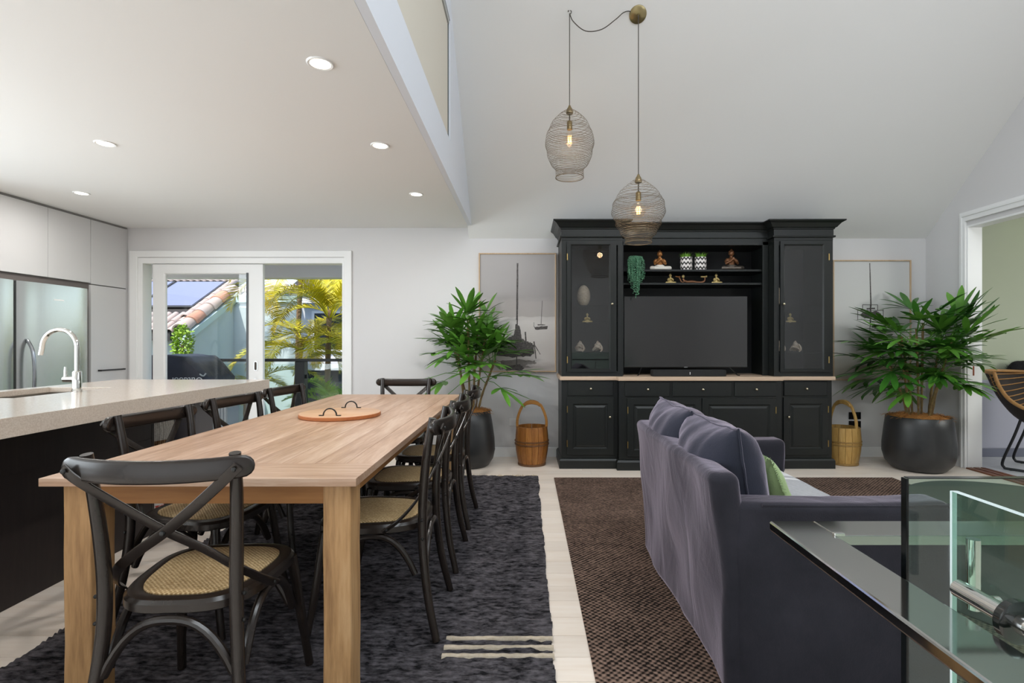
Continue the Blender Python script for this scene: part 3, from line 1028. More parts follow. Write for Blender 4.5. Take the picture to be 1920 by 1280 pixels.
# ------------------------------------------------------------------ black wall cabinet
M_HUT = mat('black_green_paint', '#191b1d', 0.4, spec=0.4, var=(3, '#1b1f1b', 0.3))
M_HUTIN = mat('black_interior_paint', '#111214', 0.55)
M_OAK = wood('washed_oak_top', '#bfa38a', '#d0b59c', '#dcc5af', 'X', 0.9, 0.45, 0.02, 0.08)
M_KNOB = mat('antique_nickel', '#c3b9a0', 0.25, metal=1.0)
HB = YB - 0.012
ht = thing('media_cabinet', 'large black painted media cabinet with glass towers and pale oak counter', 'cabinet', (0, 0, 0))
LX0, LX1 = 0.336, 0.914     # left tower
QX0, QX1 = 2.348, 2.905     # right tower
FY = 5.05                   # tower front
CT0, CT1 = 0.835, 0.872     # counter
def knob(x, y, z, parent):
    m_ = MB()
    m_.tube([(x, y, z), (x, y - 0.012, z), (x, y - 0.013, z), (x, y - 0.02, z), (x, y - 0.027, z), (x, y - 0.03, z)], [0.006, 0.005, 0.009, 0.0125, 0.009, 0.003], 14)
    return m_.build('knob', M_KNOB, parent)
def hinge(x, y, z, parent):
    return MB().tube([(x, y, z - 0.032), (x, y, z - 0.03), (x, y, z + 0.03), (x, y, z + 0.032)], [0.003, 0.0048, 0.0048, 0.003], 10).build('hinge', M_BRASS, parent)
# plinths
def plinth(x0, x1, y0):
    m_ = MB()
    L = []
    for o_, z in ((0.022, 0), (0.022, 0.075), (0.012, 0.092), (0.0, 0.098)):
        L.append([m_.v(p) for p in ((x0 - o_, y0 - o_, z), (x1 + o_, y0 - o_, z), (x1 + o_, HB, z), (x0 - o_, HB, z))])
    m_.f(L[0][::-1])
    m_.f(L[-1])
    for A, B in zip(L, L[1:]):
        for k in range(4):
            m_.f([A[k], A[(k + 1) % 4], B[(k + 1) % 4], B[k]])
    return m_
BL = [(0.336, 0.868, 5.06), (0.870, 2.388, 4.992), (2.390, 2.900, 5.06)]
for x0, x1, y0 in BL:
    plinth(x0, x1, y0).build('plinth', M_HUT, ht, smooth=30)
    MB().box(x0, x1, y0, HB, 0.098, CT0).build('base_carcass', M_HUT, ht, smooth=0, bevel=0.002)
ct = MB()
ct.prism([(0.318, HB), (0.318, 5.035), (0.85, 5.035), (0.862, 4.965), (2.398, 4.965), (2.41, 5.035), (2.925, 5.035), (2.925, HB)], 'Z', CT0 + 0.0005, CT1)
ct.build('counter', M_OAK, ht, smooth=0, bevel=0.006)
def door_low(x0, x1, z0, z1, y, kx, hx):
    d_ = MB().rect_loft(x0, x1, z0, z1, [(0, y + 0.002), (0, y - 0.014), (0.002, y - 0.016), (0.058, y - 0.016), (0.064, y - 0.008), (0.070, y - 0.006), (0.076, y - 0.006), (0.094, y - 0.014)]).build('door', M_HUT, ht, smooth=0)
    if kx:
        knob(kx, y - 0.016, 0.49, d_)
    for z in (z0 + 0.11, z1 - 0.11):
        hinge(hx, y - 0.017, z, d_)
def drawer(x0, x1, z0, z1, y):
    d_ = MB().rect_loft(x0, x1, z0, z1, [(0, y + 0.002), (0, y - 0.012), (0.004, y - 0.016)]).build('drawer', M_HUT, ht, smooth=0)
    knob((x0 + x1) / 2, y - 0.016, (z0 + z1) / 2, d_)
drawer(0.395, 0.825, 0.69, 0.822, 5.06)
door_low(0.385, 0.83, 0.128, 0.672, 5.06, 0.79, 0.389)
for x0, x1 in ((0.925, 1.34), (1.37, 1.92), (1.95, 2.335)):
    drawer(x0, x1, 0.69, 0.822, 4.992)
door_low(0.945, 1.635, 0.128, 0.672, 4.992, 1.60, 0.949)
door_low(1.645, 2.335, 0.128, 0.672, 4.992, 1.68, 2.331)
drawer(2.44, 2.85, 0.69, 0.822, 5.06)
door_low(2.435, 2.862, 0.128, 0.672, 5.06, 2.475, 2.858)
# towers
TZ1 = 2.16
M_HGL = glass('cabinet_glass', (0.86, 0.87, 0.87), 1.5)
for (x0, x1, gx0, gx1, dx0, dx1, kx, hx) in ((LX0, LX1, 0.432, 0.785, 0.385, 0.852, 0.81, 0.389), (QX0, QX1, 2.444, 2.80, 2.40, 2.862, 2.425, 2.858)):
    for xa in (x0, x1 - 0.022):
        MB().box(xa, xa + 0.022, FY + 0.02, HB, CT1 + 0.0005, TZ1).build('tower_side', M_HUT, ht, smooth=0)
    MB().box(x0 + 0.022, x1 - 0.022, HB - 0.014, HB, CT1 + 0.0005, TZ1).build('back_panel', M_HUTIN, ht, smooth=0)
    MB().box(x0 + 0.022, x1 - 0.022, FY + 0.02, HB - 0.014, CT1 + 0.0005, CT1 + 0.03).build('tower_floor', M_HUTIN, ht, smooth=0)
    MB().ring_xz(x0, x1, CT1 + 0.0005, TZ1, 0.047, FY, FY + 0.02).build('face_frame', M_HUT, ht, smooth=0, bevel=0.002)
    d_ = MB()
    loops = []
    for a, b, c, e, yy in ((dx0, dx1, 0.915, 2.15, FY), (dx0, dx1, 0.915, 2.15, FY - 0.018), (gx0 - 0.012, gx1 + 0.012, 0.935, 2.12, FY - 0.018), (gx0, gx1, 0.947, 2.108, FY - 0.006), (gx0, gx1, 0.947, 2.108, FY)):
        loops.append([d_.v(p) for p in ((a, yy, c), (b, yy, c), (b, yy, e), (a, yy, e))])
    for j in range(5):
        A, B = loops[j], loops[(j + 1) % 5]
        for k in range(4):
            d_.f([A[k], A[(k + 1) % 4], B[(k + 1) % 4], B[k]])
    d_ = d_.build('glazed_door', M_HUT, ht, smooth=0)
    MB().box(gx0 - 0.002, gx1 + 0.002, FY - 0.006, FY - 0.002, 0.945, 2.11).build('glass_pane', M_HGL, d_, smooth=0)
    knob(kx, FY - 0.018, 1.556, d_)
    for z in (1.03, 2.0):
        hinge(hx, FY - 0.019, z, d_)
    for z in (1.093, 1.388, 1.548):
        MB().box(x0 + 0.024, x1 - 0.024, FY + 0.06, HB - 0.016, z - 0.007, z).build('glass_shelf', glass('shelf_glass', (0.93, 0.97, 0.95), 1.3), ht, smooth=0)
    MB().box(x0, x1, FY, HB, TZ1 + 0.0005, 2.20).build('tower_top', M_HUT, ht, smooth=0)
    # bead, frieze, crown
    m_ = MB()
    L = []
    for o_, z in ((0.0, 2.185), (0.016, 2.188), (0.018, 2.196), (0.016, 2.204), (0.004, 2.207), (0.004, 2.262), (0.012, 2.266), (0.014, 2.276), (0.026, 2.282), (0.036, 2.296), (0.054, 2.318), (0.078, 2.332), (0.082, 2.336), (0.082, 2.345)):
        L.append([m_.v(p) for p in ((x0 - o_, FY - o_, z), (x1 + o_, FY - o_, z), (x1 + o_, HB, z), (x0 - o_, HB, z))])
    m_.f(L[0][::-1])
    m_.f(L[-1])
    for A, B in zip(L, L[1:]):
        for k in range(4):
            m_.f([A[k], A[(k + 1) % 4], B[(k + 1) % 4], B[k]])
    m_.build('crown_moulding', M_HUT, ht, smooth=20)
# centre bay between the towers
CX0, CX1 = LX1 + 0.0005, QX0 - 0.0005
CY = 5.17
MB().box(CX0, CX1, HB - 0.014, HB, CT1 + 0.0005, 2.20).build('back_panel', M_HUTIN, ht, smooth=0)
MB().box(CX1 - 0.055, CX1, CY, CY + 0.022, CT1 + 0.0005, 2.17).build('stile', M_HUT, ht, smooth=0, bevel=0.003)
MB().box(CX0, CX0 + 0.03, CY, CY + 0.022, CT1 + 0.0005, 2.17).build('stile', M_HUT, ht, smooth=0, bevel=0.003)
MB().box(CX0, CX1, CY, HB - 0.015, 2.135, 2.20).build('head_rail', M_HUT, ht, smooth=0, bevel=0.003)
for z in (1.905, 1.775):
    MB().box(CX0 + 0.001, CX1 - 0.001, CY + 0.03, HB - 0.015, z - 0.02, z).build('shelf', M_HUT, ht, smooth=0, bevel=0.002)
m_ = MB()
L = []
for o_, z in ((0.0, 2.2005), (0.004, 2.207), (0.004, 2.262), (0.012, 2.266), (0.014, 2.276), (0.026, 2.282), (0.036, 2.296), (0.054, 2.318), (0.078, 2.332), (0.082, 2.336), (0.082, 2.345)):
    L.append([m_.v(p) for p in ((CX0 + 0.004, CY - o_, z), (CX1 - 0.004, CY - o_, z), (CX1 - 0.004, HB, z), (CX0 + 0.004, HB, z))])
m_.f(L[0][::-1])
m_.f(L[-1])
for A, B in zip(L, L[1:]):
    for k in range(4):
        m_.f([A[k], A[(k + 1) % 4], B[(k + 1) % 4], B[k]])
m_.build('crown_moulding', M_HUT, ht, smooth=20)

# ------------------------------------------------------------------ television and sound bar
tv = thing('television', 'black flat television standing on the cabinet counter', 'television', (1.565, 5.235, CT1))
MB().box(-0.607, 0.607, -0.006, 0.022, 0.075, 0.775).build('housing', M_BLACK, tv, smooth=0, bevel=0.004)
MB().box(-0.601, 0.601, -0.0075, -0.0055, 0.083, 0.769).build('screen', mat('tv_screen', '#0c0c0e', 0.17, spec=0.9), tv, smooth=0)
MB().box(-0.016, 0.016, -0.0085, -0.0065, 0.0765, 0.081).build('badge', mat('badge_grey', '#b8b8b8', 0.4), tv, smooth=0)
for s in (-1, 1):
    MB().tube([(s * 0.43, 0.005, 0.08), (s * 0.48, -0.075, 0.006), (s * 0.49, -0.1, 0.004)], 0.006, 8).build('foot', M_BLACK, tv)
sb = thing('sound_bar', 'low black sound bar in front of the television', 'speaker', (1.55, 5.105, CT1))
def sbar():
    m_ = MB()
    poly = []
    for cx, cy, a0 in ((0.32, -0.03, -90), (0.32, 0.03, 0), (-0.32, 0.03, 90), (-0.32, -0.03, 180)):
        for k in range(7):
            a = math.radians(a0 + 15 * k)
            poly.append((cx + 0.032 * math.cos(a), cy + 0.032 * math.sin(a)))
    return m_.prism(poly, 'Z', 0.0, 0.06)
sbar().build('body', mat('speaker_cloth', '#1c1d1e', 0.8, bump=(300, 0.4, 0.001)), sb, bevel=0.006)
MB().box(-0.003, 0.003, -0.0635, -0.0615, 0.018, 0.042).build('light_mark', mat('logo_white', '#e8e8e8', 0.4), sb, smooth=0)

# ------------------------------------------------------------------ ornaments
M_BRZ = mat('bronze_skin', '#a8713f', 0.35, metal=0.4)
M_DBRZ = mat('dark_bronze', '#7b5236', 0.35, metal=0.4)
M_GOLD = mat('antique_gold', '#d0b87c', 0.35, metal=0.4)
M_ROBE = mat('white_robe', '#e9e4da', 0.55)
def meditator(name, label, loc, s, skin, robe, cat='figurine', group=None):
    """cross-legged praying figure; s = height"""
    t = thing(name, label, cat, loc, 0, group)
    k = s / 0.2
    m_ = MB()
    for sx in (-1, 1):
        m_.tube([Vector(p) * k for p in ((sx * 0.03, 0.02, 0.022), (sx * 0.075, -0.005, 0.022), (sx * 0.088, -0.03, 0.02), (sx * 0.06, -0.048, 0.017), (0.0, -0.052, 0.016), (-sx * 0.03, -0.05, 0.015))], [0.022 * k, 0.023 * k, 0.02 * k, 0.016 * k, 0.013 * k, 0.009 * k], 10)
    m_.ball((0, 0.008 * k, 0.028 * k), (0.058 * k, 0.042 * k, 0.034 * k))
    m_.tube([Vector((0, 0.012, 0.03)) * k, Vector((0, 0.012, 0.05)) * k, Vector((0, 0.012, 0.068)) * k], [0.044 * k, 0.034 * k, 0.026 * k], 14)
    m_.build('folded_legs', robe, t, remesh=0.0042 * k, smooth=60)
    m_ = MB()
    m_.tube([Vector(p) * k for p in ((0, 0.014, 0.03), (0, 0.012, 0.06), (0, 0.01, 0.09), (0, 0.01, 0.108), (0, 0.008, 0.122), (0, 0.006, 0.14))], [0.036 * k, 0.033 * k, 0.041 * k, 0.034 * k, 0.015 * k, 0.013 * k], 14)
    for sx in (-1, 1):
        m_.tube([Vector(p) * k for p in ((sx * 0.03, 0.01, 0.106), (sx * 0.05, 0.002, 0.085), (sx * 0.052, -0.012, 0.064), (sx * 0.03, -0.035, 0.076), (sx * 0.006, -0.047, 0.098), (sx * 0.003, -0.049, 0.117))], [0.016 * k, 0.0145 * k, 0.013 * k, 0.011 * k, 0.009 * k, 0.0045 * k], 8)
    m_.build('torso', skin, t, remesh=0.0035 * k, smooth=60)
    m_ = MB()
    m_.ball((0, 0.0, 0.158 * k), (0.0235 * k, 0.025 * k, 0.028 * k))
    m_.ball((0, -0.0245 * k, 0.154 * k), (0.003 * k, 0.004 * k, 0.005 * k), 8, 5)
    for sx in (-1, 1):
        m_.ball((sx * 0.024 * k, 0.002 * k, 0.154 * k), (0.003 * k, 0.005 * k, 0.009 * k), 8, 5)
    hd = m_.build('head', skin, t, remesh=0.0025 * k, smooth=60)
    m_ = MB()
    m_.ball((0, 0.006 * k, 0.171 * k), (0.025 * k, 0.025 * k, 0.02 * k))
    m_.ball((0, 0.004 * k, 0.191 * k), (0.009 * k, 0.009 * k, 0.010 * k), 10, 6)
    m_.build('hair', M_DBRZ if skin is not M_GOLD else skin, hd, remesh=0.003 * k, smooth=60)
    return t
SZ1, SZ2 = 1.905, 1.775
meditator('figurine', 'praying bronze figurine in white robe on the top shelf', (1.325, 5.285, SZ1), 0.205, M_BRZ, M_ROBE)
meditator('figurine', 'dark bronze praying figurine with grey robe on the top shelf', (2.035, 5.285, SZ1), 0.215, M_DBRZ, mat('grey_bronze_robe', '#6b625a', 0.35, metal=0.6))
meditator('figurine', 'small gold seated figurine on the lower shelf below the white-robed one', (1.43, 5.285, SZ2), 0.10, M_GOLD, M_GOLD, group='small gold seated figurines')
meditator('figurine', 'small gold seated figurine on the lower shelf, on the side of the dark bronze one', (1.885, 5.285, SZ2), 0.10, M_GOLD, M_GOLD, group='small gold seated figurines')
meditator('figurine', 'tiny gold seated figurine inside the glass tower nearest the dining table', (0.602, 5.25, 1.388), 0.095, M_GOLD, M_GOLD, group='small gold seated figurines')
meditator('figurine', 'tiny gold seated figurine inside the glass tower nearest the doorway', (2.60, 5.25, 1.388), 0.095, M_GOLD, M_GOLD, group='small gold seated figurines')
# reclining swimmer-like figure
t = thing('figurine', 'long bronze reclining figurine with raised ends on the lower shelf', 'figurine', (1.64, 5.285, SZ2))
m_ = MB()
m_.tube(spline([(-0.085, 0, 0.05), (-0.075, -0.005, 0.03), (-0.045, 0, 0.018), (0.0, 0, 0.02), (0.05, 0, 0.014), (0.1, 0, 0.013), (0.128, 0, 0.03), (0.132, 0, 0.065)], 4), [0.011] * 6 + [0.014] * 10 + [0.011] * 8 + [0.007] * 5, 10)
m_.tube(spline([(-0.06, 0, 0.03), (-0.1, -0.02, 0.012), (-0.118, -0.01, 0.045), (-0.125, 0, 0.07)], 4), 0.0065, 8)
m_.build('body', M_DBRZ, t, remesh=0.003, smooth=60)
MB().ball((-0.083, 0, 0.072), (0.014, 0.014, 0.017)).build('head', M_GOLD, t)
MB().tube(spline([(0.09, 0, 0.07), (0.12, 0, 0.068), (0.15, 0, 0.073)], 4), [0.005] + [0.008] * 7 + [0.011], 8).build('flipper', M_GOLD, t)
MB().tube(spline([(-0.16, 0, 0.075), (-0.14, 0, 0.068), (-0.115, 0, 0.07)], 4), [0.003] + [0.006] * 8, 8).build('hand', M_BRZ, t)

# chevron pots with grass
def chevron():
    m = bpy.data.materials.new('chevron_glaze')
    m.use_nodes = True
    nt = m.node_tree
    b = nt.nodes['Principled BSDF']
    b.inputs['Roughness'].default_value = 0.4
    tc = nd(nt, 'ShaderNodeTexCoord')
    sp = nd(nt, 'ShaderNodeSeparateXYZ')
    nt.links.new(tc.outputs['Object'], sp.inputs[0])
    at = nd(nt, 'ShaderNodeMath', operation='ARCTAN2')
    nt.links.new(sp.outputs[1], at.inputs[0])
    nt.links.new(sp.outputs[0], at.inputs[1])
    s1 = nd(nt, 'ShaderNodeMath', operation='MULTIPLY')
    s1.inputs[1].default_value = 10 / (2 * PI)
    nt.links.new(at.outputs[0], s1.inputs[0])
    pp = nd(nt, 'ShaderNodeMath', operation='PINGPONG')
    pp.inputs[1].default_value = 0.5
    nt.links.new(s1.outputs[0], pp.inputs[0])
    a1 = nd(nt, 'ShaderNodeMath', operation='MULTIPLY_ADD')
    a1.inputs[1].default_value = -0.022 * 2
    nt.links.new(pp.outputs[0], a1.inputs[0])
    nt.links.new(sp.outputs[2], a1.inputs[2])
    s2 = nd(nt, 'ShaderNodeMath', operation='MULTIPLY')
    s2.inputs[1].default_value = 1 / 0.046
    nt.links.new(a1.outputs[0], s2.inputs[0])
    fr2 = nd(nt, 'ShaderNodeMath', operation='FRACT')
    nt.links.new(s2.outputs[0], fr2.inputs[0])
    gt = nd(nt, 'ShaderNodeMath', operation='GREATER_THAN')
    gt.inputs[1].default_value = 0.42
    nt.links.new(fr2.outputs[0], gt.inputs[0])
    mx = nd(nt, 'ShaderNodeMix', data_type='RGBA')
    mx.inputs[6].default_value = (*lin('#1b1614'), 1)
    mx.inputs[7].default_value = (*lin('#ece5e2'), 1)
    nt.links.new(gt.outputs[0], mx.inputs[0])
    nt.links.new(mx.outputs[2], b.inputs['Base Color'])
    return m
M_CHEV = chevron()
M_GRASS = mat('pot_grass', '#4f8a24', 0.5, rnd=0.2, var=(30, '#86b23c', 0.2))
rg = random.Random(11)
for k_, (x, lab) in enumerate(((1.585, 'zigzag pot of grass on the top shelf, nearer the white-robed figurine'), (1.725, 'zigzag pot of grass on the top shelf, nearer the dark bronze figurine'))):
    t = thing('potted_grass', lab, 'potted plant', (x, 5.28, SZ1), 0.3 * k_, 'zigzag pots of grass on the shelf')
    MB().lathe([(0, 0), (0.055, 0), (0.057, 0.004), (0.0575, 0.128), (0.053, 0.13), (0.052, 0.11), (0, 0.11)], 40).build('pot', M_CHEV, t)
    m_ = MB()
    for i in range(120):
        a = rg.random() * 2 * PI
        r = 0.048 * math.sqrt(rg.random())
        L_ = rg.uniform(0.035, 0.085)
        sp_ = rg.uniform(0.1, 0.9)
        c_, s_ = math.cos(a), math.sin(a)
        b0 = Vector((r * c_, r * s_, 0.108))
        p1 = b0 + Vector((c_ * sp_ * L_ * 0.35, s_ * sp_ * L_ * 0.35, L_ * 0.65))
        p2 = b0 + Vector((c_ * sp_ * L_ * 0.95, s_ * sp_ * L_ * 0.95, L_ * (1 - 0.35 * sp_)))
        n_ = Vector((-s_, c_, 0)) * 0.003
        q = [m_.v(p) for p in (b0 - n_, b0 + n_, p1 + n_ * 0.8, p1 - n_ * 0.8)]
        e_ = m_.v(p2)
        m_.f(q)
        m_.f([q[3], q[2], e_])
    o = m_.build('grass', M_GRASS, t)
    o['kind'] = 'stuff'
# trailing string-of-pearls
t = thing('trailing_plant', 'trailing green succulent hanging over the shelf edge in the cabinet', 'potted plant', (1.055, 5.155, 1.905))
M_PEARL = mat('pearl_green', '#3f7a58', 0.45, rnd=0.1, var=(40, '#76a886', 0.18))
MB().lathe([(0, 0.001), (0.045, 0.001), (0.055, 0.09), (0.052, 0.09), (0.044, 0.07), (0, 0.07)], 24, (0, 0.05, 0)).build('pot', mat('small_dark_pot', '#2c2f2d', 0.5), t)
m_ = MB()
rg = random.Random(4)
def bead(c, r):
    vs = [m_.v(Vector(c) + Vector(d) * r) for d in ((1, 0, 0), (0, 1, 0), (-1, 0, 0), (0, -1, 0), (0, 0, 1.1), (0, 0, -1.1))]
    for a, b in ((0, 1), (1, 2), (2, 3), (3, 0)):
        m_.f([vs[a], vs[b], vs[4]])
        m_.f([vs[b], vs[a], vs[5]])
for i in range(46):
    a = rg.uniform(-PI, PI)
    fr3 = rg.uniform(0.3, 1)
    tx = 0.082 * math.sin(a) * fr3
    ty = -0.035 * abs(math.cos(a)) * fr3 + (0.012 if rg.random() < 0.4 else 0.0) - 0.022
    ln = rg.uniform(0.10, 0.24) * (1.5 - 0.9 * abs(tx) / 0.09) if i > 6 else rg.uniform(0.28, 0.33)
    if i <= 6:
        tx = rg.uniform(-0.03, 0.05)
        ty = -0.055
    path = spline([(tx * 0.25, 0.04, 0.095), (tx * 0.7, ty * 0.4 + 0.01, 0.115), (tx * 1.02, ty, 0.07), (tx * 1.05 + rg.uniform(-0.006, 0.006), ty - 0.006, 0.06 - ln * 0.5), (tx * 1.0 + rg.uniform(-0.01, 0.01), ty - 0.006, 0.06 - ln)], 7)
    for j, p in enumerate(path):
        for q in range(2):
            bead(p + Vector((rg.uniform(-0.006, 0.006), rg.uniform(-0.005, 0.005), rg.uniform(-0.006, 0.006))), rg.uniform(0.0045, 0.0065))
o = m_.build('strands', M_PEARL, t, smooth=80)
o['kind'] = 'stuff'

# stones, eggs and shells in the towers
M_EGG = mat('speckled_stone', '#b9a690', 0.7, var=(60, '#cdbca8', 0.15), bump=(70, 0.5, 0.01))
M_SHELL = mat('shell_white', '#cfc2b2', 0.6, var=(18, '#b39b88', 0.15), bump=(30, 0.5, 0.01))
for x, lab in ((0.567, 'egg-shaped speckled stone in the glass tower nearest the dining table'), (2.45, 'egg-shaped speckled stone in the glass tower nearest the doorway')):
    t = thing('stone_egg', lab, 'ornament', (x, 5.26, 1.548))
    MB().lathe([(0, 0)] + [(0.066 * math.sin(PI * k / 18) * (1.08 - 0.16 * k / 18), 0.105 - 0.105 * math.cos(PI * k / 18)) for k in range(1, 18)] + [(0, 0.21)], 24).build('egg', M_EGG, t)
    MB().lathe([(0, 0), (0.03, 0), (0.033, 0.006), (0.026, 0.012), (0, 0.012)], 20).build('stand', M_BLACK, t)
def shell(label, x, y, seed):
    t = thing('seashell', label, 'ornament', (x, y, 1.093))
    m_ = MB()
    n, kk = 26, 12
    rows = []
    for i in range(n + 1):
        u = i / n
        a = u * 2 * PI * 2.6 + seed
        R = 0.034 * (1 - u) ** 0.8
        c = Vector((R * 0.6 * math.cos(a), R * 0.6 * math.sin(a), 0.02 + 0.085 * u + 0.012))
        r = 0.034 * (1 - u) ** 0.75 + 0.003
        r *= 1 + 0.12 * math.sin(u * 40)
        rows.append([m_.v(c + Vector((r * math.cos(2 * PI * q / kk), r * math.sin(2 * PI * q / kk), r * 0.8 * math.sin(2 * PI * q / kk + a) * 0.7 - 0.0))) for q in range(kk)])
    for A, B in zip(rows, rows[1:]):
        for q in range(kk):
            m_.f([A[q], A[(q + 1) % kk], B[(q + 1) % kk], B[q]])
    m_.f(rows[0][::-1])
    m_.f(rows[-1])
    m_.build('whorl', M_SHELL, t, smooth=60, remesh=0.004)
    m_ = MB()
    m_.tube(spline([(0.02, -0.03, 0.012), (0.036, -0.036, 0.03), (0.034, -0.032, 0.06), (0.018, -0.022, 0.085)], 4), [(0.012, 0.006)] * 13, 8)
    m_.build('lip', M_SHELL, t, smooth=60)
shell('pale seashell in the dining-side glass tower, beside the hinges', 0.525, 5.2, 0.4)
shell('pale seashell in the dining-side glass tower, beside the knob', 0.70, 5.2, 2.0)
shell('pale seashell in the doorway-side glass tower, half hidden by the door frame', 2.47, 5.2, 1.0)
shell('pale seashell in the doorway-side glass tower, in the clear of the pane', 2.625, 5.2, 3.1)
# ------------------------------------------------------------------ pictures on the back wall
M_FRAMEW = wood('picture_frame_oak', '#b79a7b', '#c9ad8d', '#d6bfa3', 'Z', 1.2, 0.5, 0.02, 0.08)
M_INK = mat('print_ink', '#332f2f', 0.6, var=(60, '#6b6562', 0.2))
M_INKG = mat('print_ink_soft', '#77706c', 0.6, var=(30, '#918a86', 0.25))
def print_mat(name, stops, zlo, zhi):
    """flat print: horizontal tonal bands with a wavering edge"""
    m = bpy.data.materials.new(name)
    m.use_nodes = True
    nt = m.node_tree
    b = nt.nodes['Principled BSDF']
    b.inputs['Roughness'].default_value = 0.55
    tc = nd(nt, 'ShaderNodeTexCoord')
    sp = nd(nt, 'ShaderNodeSeparateXYZ')
    nt.links.new(tc.outputs['Object'], sp.inputs[0])
    mp = nd(nt, 'ShaderNodeMapping')
    mp.inputs['Scale'].default_value = (4, 1, 14)
    nt.links.new(tc.outputs['Object'], mp.inputs['Vector'])
    n = nd(nt, 'ShaderNodeTexNoise', Scale=1.5, Detail=5.0)
    nt.links.new(mp.outputs[0], n.inputs['Vector'])
    mr = nd(nt, 'ShaderNodeMapRange')
    mr.inputs['From Min'].default_value = zlo
    mr.inputs['From Max'].default_value = zhi
    nt.links.new(sp.outputs[2], mr.inputs['Value'])
    ma = nd(nt, 'ShaderNodeMath', operation='MULTIPLY_ADD')
    ma.inputs[1].default_value = 0.06
    nt.links.new(n.outputs['Fac'], ma.inputs[0])
    nt.links.new(mr.outputs[0], ma.inputs[2])
    r = nd(nt, 'ShaderNodeValToRGB')
    el = r.color_ramp.elements
    el[0].position, el[0].color = stops[0][0], (*lin(stops[0][1]), 1)
    el[1].position, el[1].color = stops[-1][0], (*lin(stops[-1][1]), 1)
    for p, c in stops[1:-1]:
        e = el.new(p)
        e.color = (*lin(c), 1)
    nt.links.new(ma.outputs[0], r.inputs['Fac'])
    nt.links.new(r.outputs[0], b.inputs['Base Color'])
    return m
def picture(label, x0, x1, z0, z1, m):
    t = thing('framed_picture', label, 'picture', ((x0 + x1) / 2, YB - 0.001, (z0 + z1) / 2))
    w, h = (x1 - x0) / 2, (z1 - z0) / 2
    MB().ring_xz(-w, w, -h, h, 0.013, -0.04, 0.0).build('frame', M_FRAMEW, t, smooth=0, bevel=0.002)
    pr = MB().box(-w + 0.012, w - 0.012, -0.028, -0.004, -h + 0.012, h - 0.012).build('print', m, t, smooth=0)
    return t, pr
def ink(poly, pr, name='printed_shape', m=None, y=-0.0284):
    return MB().prism(poly, 'Y', y, y + 0.0006).build(name, m or M_INK, pr, smooth=0)
def blob(pts, amp, seed, k=6):
    """polygon with a ragged outline"""
    o = []
    n = len(pts)
    for i in range(n):
        a, b = Vector((*pts[i], 0)), Vector((*pts[(i + 1) % n], 0))
        for j in range(k):
            p = a.lerp(b, j / k)
            q = noise.noise((p.x * 90 + seed, p.y * 90, seed))
            q2 = noise.noise((p.x * 90, p.y * 90 + seed, seed + 5))
            o.append((p.x + amp * q, p.y + amp * q2))
    return o
# left: tall mast at a jetty, small boat beyond
x0, x1, z0, z1 = -0.493, 0.313, 0.885, 2.122
t, pr = picture('grey harbour print with tall mast and jetty in a thin oak frame', x0, x1, z0, z1,
                print_mat('harbour_print_tall_mast', [(0.0, '#c9c1bd'), (0.08, '#b3aaa6'), (0.12, '#cfc8c4'), (0.45, '#dcd6d3'), (0.49, '#cfc9c6'), (0.50, '#b9b2af'), (0.62, '#b3acaa'), (0.66, '#a8a2a1'), (1.0, '#b4afae')], -0.62, 0.62))
cx, cz = (x0 + x1) / 2, (z0 + z1) / 2
def L2(px, py):
    """world X and Z read off the wall plane"""
    return ((px - 986.5) * 0.00558 - cx, 1.2 - (py - 640.5) * 0.00558 - cz)
def seg(p, q, w0, w1):
    (ax, az), (bx, bz) = L2(*p), L2(*q)
    d = Vector((bx - ax, bz - az))
    n = Vector((-d.y, d.x)).normalized()
    return [(ax + n.x * w0, az + n.y * w0), (ax - n.x * w0, az - n.y * w0), (bx - n.x * w1, bz - n.y * w1), (bx + n.x * w1, bz + n.y * w1)]
ink(blob(seg((970.5, 494), (969.5, 600), 0.008, 0.010), 0.003, 3, 14), pr, 'mast')
ink(seg((970, 600), (968.5, 694), 0.006, 0.005), pr, 'mast_foot', y=-0.0290)
ink(blob([L2(*p) for p in ((930, 666), (930, 642), (945, 640), (955, 632), (964, 628), (967, 606), (975, 612), (978, 632), (985, 640), (990, 640), (1001, 646), (1001, 662), (992, 668), (960, 670))], 0.014, 8), pr, 'jetty')
ink(blob(seg((1001, 640), (1005, 672), 0.007, 0.005), 0.003, 5), pr, 'pile', y=-0.0291)
ink(blob(seg((1002, 646), (1013, 664), 0.004, 0.003), 0.003, 6), pr, 'pile')
ink(blob(seg((928, 640), (929, 684), 0.009, 0.006), 0.003, 7), pr, 'pile', y=-0.0291)
ink(blob(seg((985, 622), (986, 640), 0.007, 0.007), 0.003, 9), pr, 'pile', y=-0.0292)
ink(blob([L2(*p) for p in ((933, 677), (960, 674), (1000, 675), (1006, 680), (985, 684), (1000, 688), (960, 690), (938, 693), (946, 684))], 0.02, 11), pr, 'reflection', M_INKG)
ink(blob([L2(*p) for p in ((945, 686), (975, 683), (984, 690), (978, 694), (950, 694))], 0.012, 12), pr, 'reflection', y=-0.0289)
ink(seg((1016.5, 564), (1014.5, 608), 0.0022, 0.0028), pr, 'far_mast')
ink(blob([L2(*p) for p in ((1000, 610), (1003, 613), (1027, 611), (1026, 617), (1004, 618))], 0.005, 14), pr, 'boat_hull')
ink(seg((1001, 604), (1001, 612), 0.002, 0.002), pr, 'stanchion')
ink(blob(seg((1008, 609), (1022, 609), 0.006, 0.004), 0.004, 15), pr, 'boat_cabin', y=-0.0289)
